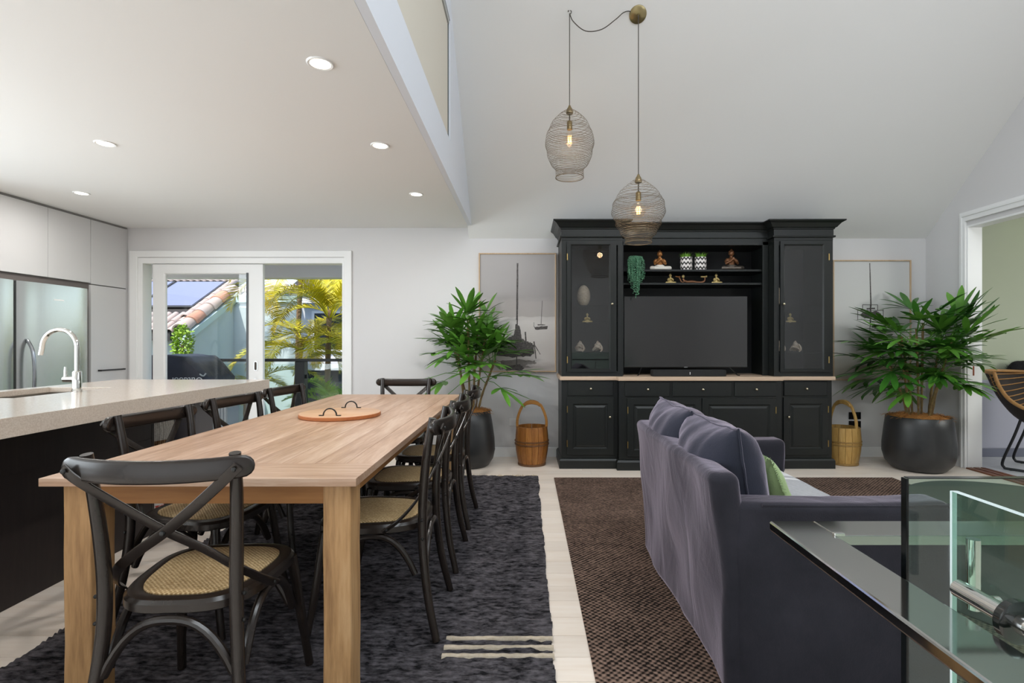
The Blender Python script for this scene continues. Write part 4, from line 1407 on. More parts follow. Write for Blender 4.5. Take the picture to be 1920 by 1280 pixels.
# right: pale print with a moored boat
x0, x1, z0, z1 = 3.19, 4.003, 0.80, 2.05
t, pr = picture('pale print of a moored boat behind the big palm, thin oak frame', x0, x1, z0, z1,
                print_mat('harbour_print_boat', [(0.0, '#bdb3a6'), (0.12, '#c9c1b5'), (0.3, '#d6d2cc'), (0.6, '#dcdad7'), (1.0, '#d2d1d0')], -0.62, 0.62))
cx, cz = (x0 + x1) / 2, (z0 + z1) / 2
ink(blob(seg((1627.5, 494), (1629.5, 574), 0.0045, 0.008), 0.002, 20, 10), pr, 'mast')
ink(seg((1629, 572), (1628.5, 612), 0.008, 0.006), pr, 'mast_foot', y=-0.0292)
ink(blob([L2(*p) for p in ((1608, 590), (1616, 585), (1640, 583), (1649, 588), (1646, 595), (1618, 597))], 0.012, 22), pr, 'boat_hull')
for i, (p, q) in enumerate((((1605, 582), (1653, 582)), ((1605, 581), (1605, 600)), ((1652.5, 580), (1652.5, 597)), ((1614, 571.5), (1642, 571.5)), ((1614, 571.5), (1614, 583)), ((1642, 571.5), (1642, 583)))):
    ink(seg(p, q, 0.003, 0.003), pr, 'rail', y=-0.0286 - 0.0001 * i)
ink(blob(seg((1622, 579), (1637, 578), 0.007, 0.006), 0.006, 24), pr, 'cabin', y=-0.0296)
ink(blob(seg((1629, 600), (1627, 622), 0.008, 0.003), 0.006, 25), pr, 'reflection', M_INKG)
ink(blob(seg((1600, 690), (1690, 688), 0.03, 0.02), 0.02, 26), pr, 'shore', mat('print_ochre', '#b6a894', 0.6))

# ------------------------------------------------------------------ sockets
def outlet(label, x, z, w, h, m, n):
    t = thing('power_outlet', label, 'outlet', (x, YB - 0.001, z))
    MB().box(-w / 2, w / 2, -0.009, 0.0, -h / 2, h / 2).build('plate', m, t, smooth=0, bevel=0.003)
    for i in range(n):
        cxx = (i - (n - 1) / 2) * w / n
        MB().box(cxx - w / n * 0.25, cxx + w / n * 0.25, -0.0115, -0.0088, -h * 0.22, h * 0.25).build('switch', m, t, smooth=0, bevel=0.001)
    return t
M_OUTW = mat('outlet_white', '#ececec', 0.35)
M_OUTB = mat('outlet_black', '#0e0e10', 0.25)
outlet('white power outlet on the wall behind the darker bucket', -0.12, 0.36, 0.115, 0.075, M_OUTW, 2)
outlet('upper black power outlet by the paler bucket', 3.435, 0.428, 0.125, 0.075, M_OUTB, 2)
outlet('lower black power outlet by the paler bucket', 3.435, 0.336, 0.125, 0.075, M_OUTB, 2)

# ------------------------------------------------------------------ wooden well buckets
def bucket(label, loc, rz, ms, mh, mg, h, rt, rm, rbm, hh, n=16):
    t = thing('wooden_bucket', label, 'bucket', loc, rz)
    def rad(z):
        u = z / h
        return rbm + (rm - rbm) * math.sin(min(1, u / 0.62) * PI / 2) if u < 0.62 else rm - (rm - rt) * ((u - 0.62) / 0.38) ** 1.6
    for i in range(n):
        a0, a1 = 2 * PI * (i + 0.025) / n, 2 * PI * (i + 0.975) / n
        m_ = MB()
        rows = []
        dz = 0.004 * noise.noise((i * 3.3, 1, 1))
        dr = 0.002 * noise.noise((i * 5.1, 2, 2))
        for k in range(9):
            z = 0.004 + (h - 0.004 + dz) * k / 8
            r = rad(min(z, h)) + dr
            rows.append([m_.v((rr * math.cos(a), rr * math.sin(a), z)) for rr, a in ((r, a0), (r + 0.002, (a0 + a1) / 2), (r, a1), (r - 0.016, a1), (r - 0.016, a0))])
        for A, B in zip(rows, rows[1:]):
            for k in range(5):
                m_.f([A[k], A[(k + 1) % 5], B[(k + 1) % 5], B[k]])
        m_.f(rows[0][::-1])
        m_.f(rows[-1])
        m_.build('stave', ms, t, smooth=40)
    for z, hb in ((0.012, 0.022), (h * 0.55, 0.016), (h * 0.63, 0.013)):
        r = rad(z) + 0.003
        MB().lathe([(r - 0.003, z - hb / 2), (r + 0.004, z - hb / 2 + 0.002), (r + 0.004, z + hb / 2 - 0.002), (r - 0.003, z + hb / 2)], 40, closed=True).build('hoop', mh, t)
    MB().lathe([(0, 0.012), (rbm - 0.014, 0.012), (rbm - 0.014, 0.024), (0, 0.024)], 30).build('bottom', ms, t)
    for s in (-1, 1):
        pts = spline([(s * (rad(h) - 0.018), 0, h * 0.75), (s * (rt - 0.006), 0, h + 0.03), (s * rt * 0.86, 0, h + (hh - h) * 0.45), (s * rt * 0.62, 0, h + (hh - h) * 0.78), (s * rt * 0.45, 0, hh - 0.035)], 5)
        MB().tube(pts, [(0.013, 0.009)] * len(pts), 10, up=(0, 1, 0)).build('handle_upright', mg, t)
    pts = spline([(-rt * 0.55, 0, hh - 0.055), (-rt * 0.35, 0, hh - 0.028), (0, 0, hh - 0.016), (rt * 0.35, 0, hh - 0.028), (rt * 0.55, 0, hh - 0.055)], 5)
    n_ = len(pts)
    MB().tube(pts, [(0.016 + 0.004 * math.sin(PI * i / (n_ - 1)), 0.011 + 0.011 * math.sin(PI * i / (n_ - 1))) for i in range(n_)], 12, up=(0, 0, 1)).build('handle_grip', mg, t)
    return t
M_B1 = wood('bucket_amber', '#6b3d1c', '#96602c', '#b37d42', 'Z', 1.6, 0.4, 0.12, 0.2)
M_B1H = mat('bucket_hoop_dark', '#5a3a22', 0.5, var=(30, '#75502f', 0.2))
M_B1G = wood('bucket_grip_amber', '#8a5a26', '#a87334', '#bb8846', 'X', 1.2, 0.4, 0.05, 0.2)
M_B2 = wood('bucket_honey', '#94703a', '#b58f50', '#c9a869', 'Z', 1.6, 0.42, 0.08, 0.2)
M_B2H = mat('bucket_hoop_honey', '#8a6a3a', 0.5, var=(30, '#a5844c', 0.2))
bucket('darker brown wooden bucket with hoop handle, beside the black plant pot by the chairs', (0.056, 5.235, 0), 0.0, M_B1, M_B1H, M_B1G, 0.375, 0.150, 0.162, 0.128, 0.625)
bucket('paler honey wooden bucket between the black cabinet and the pot by the doorway', (3.125, 5.26, 0), math.radians(112), M_B2, M_B2H, M_B2, 0.365, 0.145, 0.155, 0.125, 0.625)

# ------------------------------------------------------------------ potted lady palms
M_POT = mat('charcoal_pot', '#2b2c2d', 0.38, spec=0.5, bump=(40, 0.05, 0.003))
M_COIR = mat('coir_fibre', '#a9713a', 0.9, var=(40, '#c98d4c', 0.2))
M_CANE2 = mat('palm_cane', '#6d5234', 0.7, var=(30, '#8d7a4a', 0.2))
def leafmat(name, c, c2, rough=0.35, rnd=0.22):
    return mat(name, c, rough, spec=0.5, rnd=rnd, var=(5, c2, 0.3))
M_LEAF1 = leafmat('lady_palm_leaf', '#447a26', '#6a9c3c')
M_LEAF2 = leafmat('lady_palm_leaf_dark', '#2c6320', '#4a822e')
def fan_frond(m_, base, direction, plen, llen, rg, lim, nl=None):
    """petiole plus a fan of blunt leaflets that droop"""
    d = direction.normalized()
    side = d.cross(Vector((0, 0, 1)))
    side = side.normalized() if side.length > 1e-3 else Vector((1, 0, 0))
    tip = base + d * plen + Vector((0, 0, -0.18 * plen * plen / 0.3))
    mid = base.lerp(tip, 0.5) + Vector((0, 0, 0.03 * plen / 0.3))
    def cl(p):
        return Vector((min(p.x, lim[0]), min(p.y, lim[1]), max(p.z, lim[2])))
    m_.tube([cl(base), cl(mid), cl(tip)], [0.0042, 0.0034, 0.003], 5)
    d2 = (tip - mid).normalized()
    side = d2.cross(Vector((0, 0, 1)))
    side = side.normalized() if side.length > 1e-3 else Vector((1, 0, 0))
    up = side.cross(d2).normalized()
    n = nl or rg.choice((5, 6, 7, 8))
    for i in range(n):
        t = (i / (n - 1) - 0.5) * 2
        a = t * math.radians(rg.uniform(72, 88)) + rg.uniform(-0.07, 0.07)
        ld = (d2 * math.cos(a) + side * math.sin(a) + up * 0.12).normalized()
        L_ = llen * (1 - 0.28 * abs(t)) * rg.uniform(0.85, 1.1)
        w = rg.uniform(0.014, 0.023)
        sg = 6
        droop = rg.uniform(0.2, 0.75)
        prev = None
        dirv = ld.copy()
        p = tip.copy()
        for k in range(sg + 1):
            u = k / sg
            ww = w * (0.25 + 1.2 * min(1, u * 3.5)) * (1 if u < 0.7 else 1 - ((u - 0.7) / 0.3) ** 1.5 * 0.85)
            s2 = dirv.cross(Vector((0, 0, 1)))
            s2 = s2.normalized() if s2.length > 1e-3 else side
            s2 = (s2 * 0.8 + up.cross(dirv) * -0.2).normalized()
            nrm = s2.cross(dirv).normalized()
            a_, b_, c_ = (m_.v(cl(p - s2 * ww)), m_.v(cl(p - nrm * ww * 0.22)), m_.v(cl(p + s2 * ww)))
            if prev:
                m_.f([prev[0], prev[1], b_, a_])
                m_.f([prev[1], prev[2], c_, b_])
            prev = (a_, b_, c_)
            dirv = (dirv + Vector((0, 0, -droop * 0.16 * (0.4 + u)))).normalized()
            p = p + dirv * (L_ / sg)
def lady_palm(label, loc, prof, seed, canes, lim, nf, lens, m1, m2, bias=(0, 0)):
    t = thing('potted_palm', label, 'potted plant', loc)
    MB().lathe(prof, 48).build('pot', M_POT, t, smooth=40)
    rg = random.Random(seed)
    rt, zt = max(p[1] for p in prof), 0
    zt = rt
    rtop = [p[0] for p in prof if abs(p[1] - rt) < 0.004][0]
    rim_z = rt - 0.05
    m_ = MB()
    m_.lathe([(rtop * 0.93, rim_z - 0.02), (rtop * 0.9, rim_z + 0.035), (rtop * 0.6, rim_z + 0.06), (0, rim_z + 0.065)], 28)
    for i in range(420):
        a = rg.random() * 2 * PI
        r = rtop * 1.02 * math.sqrt(rg.random())
        p = Vector((r * math.cos(a), r * math.sin(a), rim_z + 0.055 - 0.02 * (r / rtop) ** 4))
        b = rg.random() * 2 * PI
        L_ = rg.uniform(0.03, 0.07)
        q = p + Vector((L_ * math.cos(b), L_ * math.sin(b), rg.uniform(-0.012, 0.02)))
        m_.tube([p, (p + q) / 2 + Vector((0, 0, rg.uniform(0.0, 0.022))), q], 0.0013, 3, cap=False)
    o = m_.build('coir_mulch', M_COIR, t)
    o['kind'] = 'stuff'
    tops = []
    for (x, y, lx, ly, h) in canes:
        pts = spline([(x, y, rim_z), (x + lx * 0.3, y + ly * 0.3, rim_z + (h - rim_z) * 0.4), (x + lx * 0.7, y + ly * 0.7, rim_z + (h - rim_z) * 0.75), (x + lx, y + ly, h)], 6)
        rr = [0.0095 + (0.0025 if k % 3 == 0 else 0) for k in range(len(pts))]
        MB().tube(pts, rr, 8).build('cane', M_CANE2, t)
        tops.append(pts)
    lw = (lim[0] - loc[0], lim[1] - loc[1], lim[2])
    for i in range(nf):
        pts = tops[i % len(tops)]
        u = rg.uniform(0.42, 1.0) ** 0.7
        base = pts[min(len(pts) - 1, int(u * (len(pts) - 1)))]
        az = i * 2.39996 + rg.uniform(-0.4, 0.4)
        el = rg.uniform(-0.5, 0.75) + 1.5 * max(0, u - 0.5)
        d = Vector((math.cos(az) + bias[0], math.sin(az) * 0.9 + bias[1], math.tan(min(el, 1.25))))
        m_ = MB()
        fan_frond(m_, base, d, rg.uniform(0.14, 0.34) * lens, rg.uniform(0.22, 0.36) * lens, rg, lw)
        m_.build('frond', m1 if rg.random() < 0.6 else m2, t, smooth=60)
    return t
lady_palm('tall green lady palm in a charcoal pot behind the dining chairs', (-0.545, 5.18, 0),
          [(0, 0), (0.155, 0), (0.185, 0.015), (0.225, 0.075), (0.243, 0.16), (0.238, 0.27), (0.216, 0.42), (0.196, 0.53), (0.190, 0.535), (0.183, 0.53), (0.18, 0.45), (0, 0.44)], 21,
          [(-0.05, 0.0, -0.09, -0.03, 1.28), (0.0, -0.03, -0.02, 0.0, 1.42), (0.05, 0.02, 0.10, 0.0, 1.25), (0.02, 0.06, 0.05, 0.05, 1.40), (-0.02, 0.05, -0.14, 0.04, 1.1), (0.07, -0.03, 0.18, -0.05, 1.02), (0.04, -0.06, 0.02, -0.1, 1.0)],
          (4.1, 5.53, 0.56), 74, 1.0, M_LEAF1, M_LEAF1, (0, -0.12))
lady_palm('large dark green lady palm in a wide charcoal pot beside the doorway', (3.70, 5.03, 0),
          [(0, 0), (0.18, 0), (0.215, 0.012), (0.27, 0.075), (0.293, 0.16), (0.292, 0.24), (0.275, 0.40), (0.262, 0.495), (0.256, 0.502), (0.248, 0.495), (0.246, 0.43), (0, 0.42)], 34,
          [(-0.08, 0.0, -0.12, -0.02, 1.2), (-0.02, -0.03, -0.05, -0.04, 1.32), (0.05, 0.03, 0.03, 0.02, 1.38), (0.0, 0.07, -0.08, 0.05, 1.25), (0.09, -0.03, 0.1, -0.12, 1.2), (-0.05, 0.06, -0.2, 0.0, 1.02), (0.03, -0.08, 0.06, -0.12, 1.0), (0.12, 0.04, 0.06, -0.05, 1.1)],
          (4.15, 5.53, 0.5), 92, 1.1, M_LEAF1, M_LEAF2, (-0.08, -0.15))

# ------------------------------------------------------------------ pendant lamps
M_CORD = mat('pendant_cord', '#4a443b', 0.7)
M_WIRE = mat('antique_brass_wire', '#8b7a63', 0.4, metal=0.5)
M_BULBG = glass('bulb_glass', (1.0, 0.97, 0.92), 1.4)
M_FIL = mat('filament', '#ffb060', 0.5, emis=('#ffb765', 9.0))
def wire_shade(prof, zt, turns, seed, tilt):
    """one continuous thin wire wound round a wobbling profile"""
    m_ = MB()
    n = turns * 44
    pts = []
    for i in range(n + 1):
        u = i / n
        a = 2 * PI * turns * u
        uu = min(1, max(0, u + tilt * math.sin(a + seed) * math.sin(PI * u) + 0.006 * noise.noise((a * 0.6, seed, 3))))
        f = uu * (len(prof) - 1)
        k = min(int(f), len(prof) - 2)
        r = prof[k][0] + (prof[k + 1][0] - prof[k][0]) * (f - k)
        z = prof[k][1] + (prof[k + 1][1] - prof[k][1]) * (f - k)
        r *= 1 + 0.022 * noise.noise((math.cos(a) * 1.8, math.sin(a) * 1.8, z * 14 + seed))
        pts.append((r * math.cos(a), r * math.sin(a), z))
    return m_.tube(pts, 0.00105, 3, cap=False)
def dense(prof, n=60):
    P_ = [Vector((r, 0, z)) for r, z in prof]
    s = spline(P_, 8)
    return [(max(0.004, p.x), p.z) for p in s]
def pendant(label, loc, prof, bulb_z, big, seed):
    """origin at the top of the shade's cap"""
    t = thing('pendant_lamp', label, 'pendant lamp', loc, 0, 'woven wire pendant lamps')
    MB().lathe([(0, 0.0), (0.008, 0.0), (0.012, -0.012), (0.021, -0.026), (0.027, -0.05), (0.026, -0.06), (0, -0.06)], 24).build('cap', mat('cap_brass', '#8f7f5f', 0.35, metal=0.8), t)
    pr_ = dense(prof)
    wire_shade(pr_, 0, 34, seed, 0.012).build('wire_shade', M_WIRE, t, smooth=0)
    wire_shade(pr_, 0, 30, seed + 2.1, 0.03).build('cross_wire', M_WIRE, t, smooth=0)
    rb_, zb_ = pr_[-1]
    MB().tube([(rb_ * math.cos(2 * PI * k / 40), rb_ * math.sin(2 * PI * k / 40), zb_) for k in range(40)], 0.0028, 6, closed=True).build('bottom_ring', M_WIRE, t)
    MB().tube([(0, 0, -0.06), (0, 0, bulb_z + 0.15)], 0.005, 8).build('stem', M_CORD, t)
    MB().lathe([(0, bulb_z + 0.155), (0.014, bulb_z + 0.155), (0.02, bulb_z + 0.145), (0.02, bulb_z + 0.09), (0, bulb_z + 0.09)], 20).build('socket', mat('socket_brass', '#8d7a55', 0.4, metal=0.7), t)
    if big:
        bp = [(0.013, 0.092), (0.016, 0.08)] + [(0.055 * math.sin(a), 0.02 + 0.055 * math.cos(a)) for a in [0.35 + (PI - 0.35) * k / 14 for k in range(15)]]
    else:
        bp = [(0.013, 0.092), (0.018, 0.08), (0.027, 0.055), (0.031, 0.02), (0.031, -0.01), (0.026, -0.03), (0.014, -0.043), (0, -0.046)]
    b_ = MB().lathe([(r, z + bulb_z) for r, z in bp], 24).build('bulb', M_BULBG, t, smooth=80)
    fil = []
    for k in range(13):
        a = 2 * PI * k / 12
        fil.append((0.012 * math.cos(a), 0.012 * math.sin(a), bulb_z + (0.045 if k % 2 else -0.012)))
    MB().tube(fil, 0.0016, 5).build('filament', M_FIL, b_, smooth=0)
    return t
PY = 4.0
ztop1, ztop2 = 1.2 + (640.5 - 198) * 0.004, 1.2 + (640.5 - 327) * 0.004
p1 = pendant('upper wire pendant lamp on a swagged cord from a ceiling hook', (0.326, PY, ztop1),
             [(0.028, -0.035), (0.075, -0.068), (0.13, -0.125), (0.155, -0.18), (0.172, -0.215), (0.182, -0.27), (0.18, -0.305), (0.17, -0.335), (0.166, -0.375), (0.148, -0.42), (0.135, -0.445), (0.108, -0.475), (0.104, -0.515), (0.105, -0.54)], -0.27, False, 1.3)
p2 = pendant('lower wire pendant lamp hanging straight from the brass ceiling rose', (0.842, PY, ztop2),
             [(0.028, -0.035), (0.08, -0.075), (0.14, -0.13), (0.175, -0.19), (0.19, -0.215), (0.192, -0.25), (0.2, -0.285), (0.19, -0.315), (0.168, -0.35), (0.17, -0.375), (0.14, -0.42), (0.13, -0.45), (0.104, -0.47), (0.098, -0.505), (0.1, -0.512)], -0.285, True, 4.2)
zc = zs(PY)
# hook and swag cord for the upper lamp
hz = zc - ztop1
MB().tube([(0, 0, 0), (0, 0, hz * 0.5), (0, 0, hz - 0.02)], 0.0035, 6).build('cord', M_CORD, p1)
MB().tube(spline([(0.0, 0.0, hz - 0.03), (0.012, 0, hz - 0.015), (0.01, 0, hz + 0.0), (-0.008, 0, hz + 0.004), (-0.01, 0, hz - 0.008), (0, 0.0, hz + 0.012)], 4), 0.003, 6).build('hook', M_CORD, p1)
sw = spline([(0.0, -0.004, hz - 0.028), (0.03, -0.01, hz - 0.09), (0.12, -0.01, hz - 0.158), (0.24, -0.01, hz - 0.145), (0.345, -0.01, hz - 0.07), (0.40, -0.010, hz - 0.022), (0.445, -0.004, hz - 0.006), (0.485, 0.008, hz - 0.018)], 6)
MB().tube(sw, 0.0035, 6).build('swag_cord', M_CORD, p1)
hz2 = zc - ztop2
MB().tube([(0, 0, 0), (0, 0, hz2 * 0.5), (0, 0, hz2 - 0.03)], 0.0035, 6).build('cord', M_CORD, p2)
rs = MB().lathe([(0, -0.03), (0.012, -0.03), (0.014, -0.024), (0.05, -0.018), (0.064, -0.008), (0.066, 0.0), (0, 0.0)], 36).build('ceiling_rose', mat('rose_brass', '#9a8c66', 0.3, metal=0.85), p2)
rs.location = (0, 0.02, hz2 - 0.015)
rs.rotation_euler = (math.radians(-41.6), 0, 0)
for l_ in ((0.326, PY, ztop1 - 0.27), (0.842, PY, ztop2 - 0.265)):
    add_light('pendant_bulb_lamp', 'POINT', l_, (0, 0, 0), 0.9, (1.0, 0.76, 0.5), 0.05).data.shadow_soft_size = 0.03
# ------------------------------------------------------------------ sofa in a loose linen slipcover
def linen(name, c, c2):
    if name in MATS:
        return MATS[name]
    m = mat(name, c, 0.92, spec=0.12, var=(5, c2, 0.3), bump=(190, 0.35, 0.002), sheen=1.0, sheen_tint='#e6d8ea')
    # slow creases of the loose cover under the fine weave
    nt = m.node_tree
    tc = next(n for n in nt.nodes if n.bl_idname == 'ShaderNodeTexCoord')
    mp = nd(nt, 'ShaderNodeMapping')
    mp.inputs['Rotation'].default_value = (0.5, 0.25, 0)
    mp.inputs['Scale'].default_value = (1.0, 1.7, 0.8)
    nt.links.new(tc.outputs['Object'], mp.inputs['Vector'])
    n1 = nd(nt, 'ShaderNodeTexNoise', Scale=3.2, Detail=4.0, Roughness=0.5, Distortion=0.9)
    nt.links.new(mp.outputs[0], n1.inputs['Vector'])
    b2 = nd(nt, 'ShaderNodeBump', Strength=0.28, Distance=0.03)
    nt.links.new(n1.outputs['Fac'], b2.inputs['Height'])
    b1 = next(n for n in nt.nodes if n.bl_idname == 'ShaderNodeBump' and n != b2)
    nt.links.new(b2.outputs['Normal'], b1.inputs['Normal'])
    return m
M_LIN = linen('charcoal_linen', '#212126', '#34333a')
M_SEAT = linen('charcoal_linen_seat', '#212126', '#34333a')
def wr(amp, f, seed):
    def d(p):
        q = Vector((p.x * f + seed, p.y * f * 0.8, p.z * f * 0.55))
        n1 = noise.noise(q)
        n2 = noise.noise(q * 2.3 + Vector((5, 1, 2)))
        n3 = noise.noise(q + Vector((11, 7, 3)))
        return (amp * (n1 + 0.5 * n2), amp * 0.5 * n3, amp * 0.35 * n2)
    return d
SFX0, SFX1, SFY0, SFY1 = 0.62, 1.43, 1.785, 3.05
sf = thing('sofa', 'two-seat sofa in a loose charcoal linen slipcover on the sisal rug', 'sofa', (0, 0, 0))
w1 = wr(0.012, 4.2, 2)
def back_d(p):
    a = w1(p)
    k = 1 - min(1, p.z / 0.755)
    lean = 0.072 * (k ** 0.8)
    flare = -0.02 * k ** 3
    # sagging folds of the loose cover
    fold = 0.007 * math.sin((p.z * 9 + p.y * 13) + 2 * noise.noise((p.y * 3, p.z * 3, 1)))
    outer = 1 if p.x < SFX0 + 0.07 else 0.3
    return (a[0] + lean + flare + fold * outer * 0.7, a[1] * 0.6 - (0.025 * k ** 2 if p.y < 2.2 else -0.025 * k ** 2 if p.y > 2.7 else 0), a[2] * (0.4 if p.z > 0.3 else 0))
MB().rbox(SFX0, SFX0 + 0.10, SFY0, SFY1, 0.012, 0.758, 0.034, 26, back_d).build('back', M_LIN, sf, smooth=80)
w2 = wr(0.007, 5.0, 9)
for y0, y1, s in ((SFY0 - 0.006, SFY0 + 0.125, -1), (SFY1 - 0.125, SFY1 + 0.006, 1)):
    def arm_d(p, s=s):
        a = w2(p)
        k = 1 - min(1, p.z / 0.66)
        sag = -0.006 * math.sin(PI * (p.x - 0.7) / 0.73) if p.z > 0.6 else 0
        return (a[0] * 0.6, a[1] + s * 0.025 * k ** 2 + 0.004 * math.sin(p.z * 26 + p.x * 6) * (1 - k) , (a[2] + sag) if p.z > 0.3 else 0)
    ar = MB().rbox(SFX0 + 0.075, SFX1, y0, y1, 0.012, 0.662, 0.03, 20, arm_d).build('arm', M_LIN, sf, smooth=80)
    yy = y0 + 0.008 if s < 0 else y1 - 0.008
    pts = spline([(SFX0 + 0.17, yy, 0.652), (1.0, yy, 0.649), (1.25, yy, 0.648), (SFX1 - 0.035, yy, 0.65), (SFX1 - 0.012, yy, 0.628), (SFX1 - 0.008, yy, 0.4)], 6)
    MB().tube(pts, 0.0055, 8).build('piping', M_LIN, ar)
MB().rbox(SFX0 + 0.11, SFX1 - 0.03, SFY0 + 0.10, SFY1 - 0.10, 0.012, 0.35, 0.03, 10, wr(0.005, 4, 3)).build('base', M_SEAT, sf, smooth=80)
MB().rbox(SFX0 + 0.10, SFX1 - 0.015, SFY0 + 0.118, SFY1 - 0.118, 0.345, 0.487, 0.05, 14, wr(0.005, 4, 6)).build('seat_cushion', M_SEAT, sf, smooth=80)

def cushion(name, label, cat, loc, w, h, th, rot, m, seed, group=None, pinch=0.12, amp=0.012, n=30, puff=0.55):
    """pillow in local XZ (w by h), thickness along Y"""
    t = thing(name, label, cat, loc, 0, group)
    t.rotation_euler = rot
    m_ = MB()
    F, B = [], []
    for j in range(n + 1):
        v = -1 + 2 * j / n
        rf_, rb_ = [], []
        for i in range(n + 1):
            u = -1 + 2 * i / n
            e = max(0.0, (1 - abs(u) ** 2.6)) ** puff * max(0.0, (1 - abs(v) ** 2.6)) ** puff
            x = u * w / 2 * (1 - pinch * (1 - v * v) * 0.0 - pinch * 0.55 * (1 - abs(v)) ** 1.0 * abs(u) ** 3)
            z = v * h / 2 * (1 - pinch * 0.55 * (1 - abs(u)) * abs(v) ** 3)
            q = Vector((x * 7 + seed, z * 7, seed))
            wv = amp * (noise.noise(q) + 0.6 * noise.noise(q * 2.7))
            cr = amp * 0.9 * math.sin(14 * (u - 0.4 * v) + 3 * noise.noise(q)) * (1 - abs(u) ** 4) * max(0, v) ** 1.5 * 0.8
            y = th / 2 * e
            border = i in (0, n) or j in (0, n)
            zz = z + wv * 0.6
            if border:
                vv = m_.v((x, wv * 0.2, zz))
                rf_.append(vv)
                rb_.append(vv)
            else:
                rf_.append(m_.v((x, -y + wv * e + cr * e, zz)))
                rb_.append(m_.v((x, y + wv * e, zz)))
        F.append(rf_)
        B.append(rb_)
    for j in range(n):
        for i in range(n):
            m_.f([F[j][i], F[j][i + 1], F[j + 1][i + 1], F[j + 1][i]])
            m_.f([B[j][i], B[j + 1][i], B[j + 1][i + 1], B[j][i + 1]])
    rim = [F[0][i].co.copy() for i in range(n)] + [F[j][n].co.copy() for j in range(n)] + [F[n][i].co.copy() for i in range(n, 0, -1)] + [F[j][0].co.copy() for j in range(n, 0, -1)]
    m_.build('cover', m, t, smooth=80)
    return t, rim
M_CU = linen('slate_linen_cushion', '#2b2d36', '#373945')
# cushion faces -X towards the camera side of the room: local X runs along world Y
for y, z, lab, sd in ((2.20, 0.665, 'big slate linen back cushion on the sofa, at the arm nearer the camera', 3.0), (2.69, 0.672, 'big slate linen back cushion on the sofa, at the arm by the cabinet', 8.0)):
    t, rim = cushion('back_cushion', lab, 'cushion', (0.80 if y < 2.4 else 0.785, y, z), 0.57, 0.44, 0.29, (math.radians(10), 0, math.radians(-90)), M_CU, sd, 'sofa back cushions', amp=0.013)
    MB().tube(rim, 0.005, 6, closed=True).build('piping', M_CU, t)
M_GRN = mat('lime_velvet', '#a0b681', 0.9, var=(14, '#adc48a', 0.3), bump=(160, 0.5, 0.003), sheen=0.5)
t, rim = cushion('scatter_cushion', 'small green scatter cushion leaning on the sofa back cushion', 'cushion', (0.985, 2.24, 0.605), 0.36, 0.30, 0.13, (math.radians(24), 0, math.radians(-84)), M_GRN, 5, amp=0.006, n=22)
m_ = MB()
rg = random.Random(2)
for i, p in enumerate(rim):
    q = rim[(i + 1) % len(rim)]
    for k in range(4):
        a = p.lerp(q, k / 4)
        d = Vector((a.x, 0, a.z)).normalized()
        e = a + d * rg.uniform(0.008, 0.018) + Vector((rg.uniform(-1, 1), rg.uniform(-1, 1), rg.uniform(-1, 1))) * 0.006
        m_.tube([a, e], 0.0012, 3, cap=False)
o = m_.build('trim_fringe', M_GRN, t)
o['kind'] = 'stuff'
# throw over the seat
M_THR = mat('grey_throw', '#a9a9ac', 0.95, var=(70, '#b9b9bc', 0.25), bump=(220, 0.5, 0.003), spec=0.1)
M_THW = mat('white_throw_stripe', '#dddcdc', 0.95, bump=(220, 0.5, 0.003), spec=0.1)
th = thing('throw', 'pale grey woven throw with white stripes spread on the sofa seat', 'throw')
def throw_piece(y0, y1):
    m_ = MB()
    prof = [(0.93, 0.493), (1.05, 0.496), (1.2, 0.496), (1.33, 0.494), (1.39, 0.487), (1.418, 0.468), (1.426, 0.43), (1.428, 0.33)]
    ny = max(2, int((y1 - y0) / 0.03))
    T, Bt = [], []
    for i in range(ny + 1):
        y = y0 + (y1 - y0) * i / ny
        r1_, r2_ = [], []
        for x, z in prof:
            dz = 0.004 * noise.noise((x * 9, y * 9, 3)) if z > 0.45 else 0
            r1_.append(m_.v((x + (0.004 if z < 0.48 else 0), y, z + 0.010 + dz)))
            r2_.append(m_.v((x, y, z + dz)))
        T.append(r1_)
        Bt.append(r2_)
    k = len(prof)
    for i in range(ny):
        for j in range(k - 1):
            m_.f([T[i][j], T[i][j + 1], T[i + 1][j + 1], T[i + 1][j]])
            m_.f([Bt[i][j], Bt[i + 1][j], Bt[i + 1][j + 1], Bt[i][j + 1]])
        m_.f([T[i][0], T[i + 1][0], Bt[i + 1][0], Bt[i][0]])
        m_.f([T[i][-1], Bt[i][-1], Bt[i + 1][-1], T[i + 1][-1]])
    for R in (0, ny):
        for j in range(k - 1):
            m_.f([T[R][j], Bt[R][j], Bt[R][j + 1], T[R][j + 1]])
    return m_
for y0, y1, st_ in ((2.0, 2.70, 0), (2.7005, 2.735, 1), (2.7355, 2.78, 0), (2.7805, 2.92, 1)):
    throw_piece(y0, y1).build('stripe' if st_ else 'field', M_THW if st_ else M_THR, th, smooth=60)

# round drum table beyond the sofa
ot = thing('drum_table', 'dark round drum table on the rug beyond the glass panels', 'table', (2.27, 2.42, 0.008))
M_OTT = mat('drum_table_dark', '#35403a', 0.35)
MB().lathe([(0, 0.405), (0.455, 0.405), (0.46, 0.412), (0.46, 0.437), (0.452, 0.445), (0, 0.445)], 64).build('top', M_OTT, ot)
MB().lathe([(0, 0.0), (0.36, 0.0), (0.37, 0.01), (0.40, 0.30), (0.43, 0.404), (0, 0.404)], 64).build('drum', mat('drum_base', '#5b5b62', 0.5), ot)

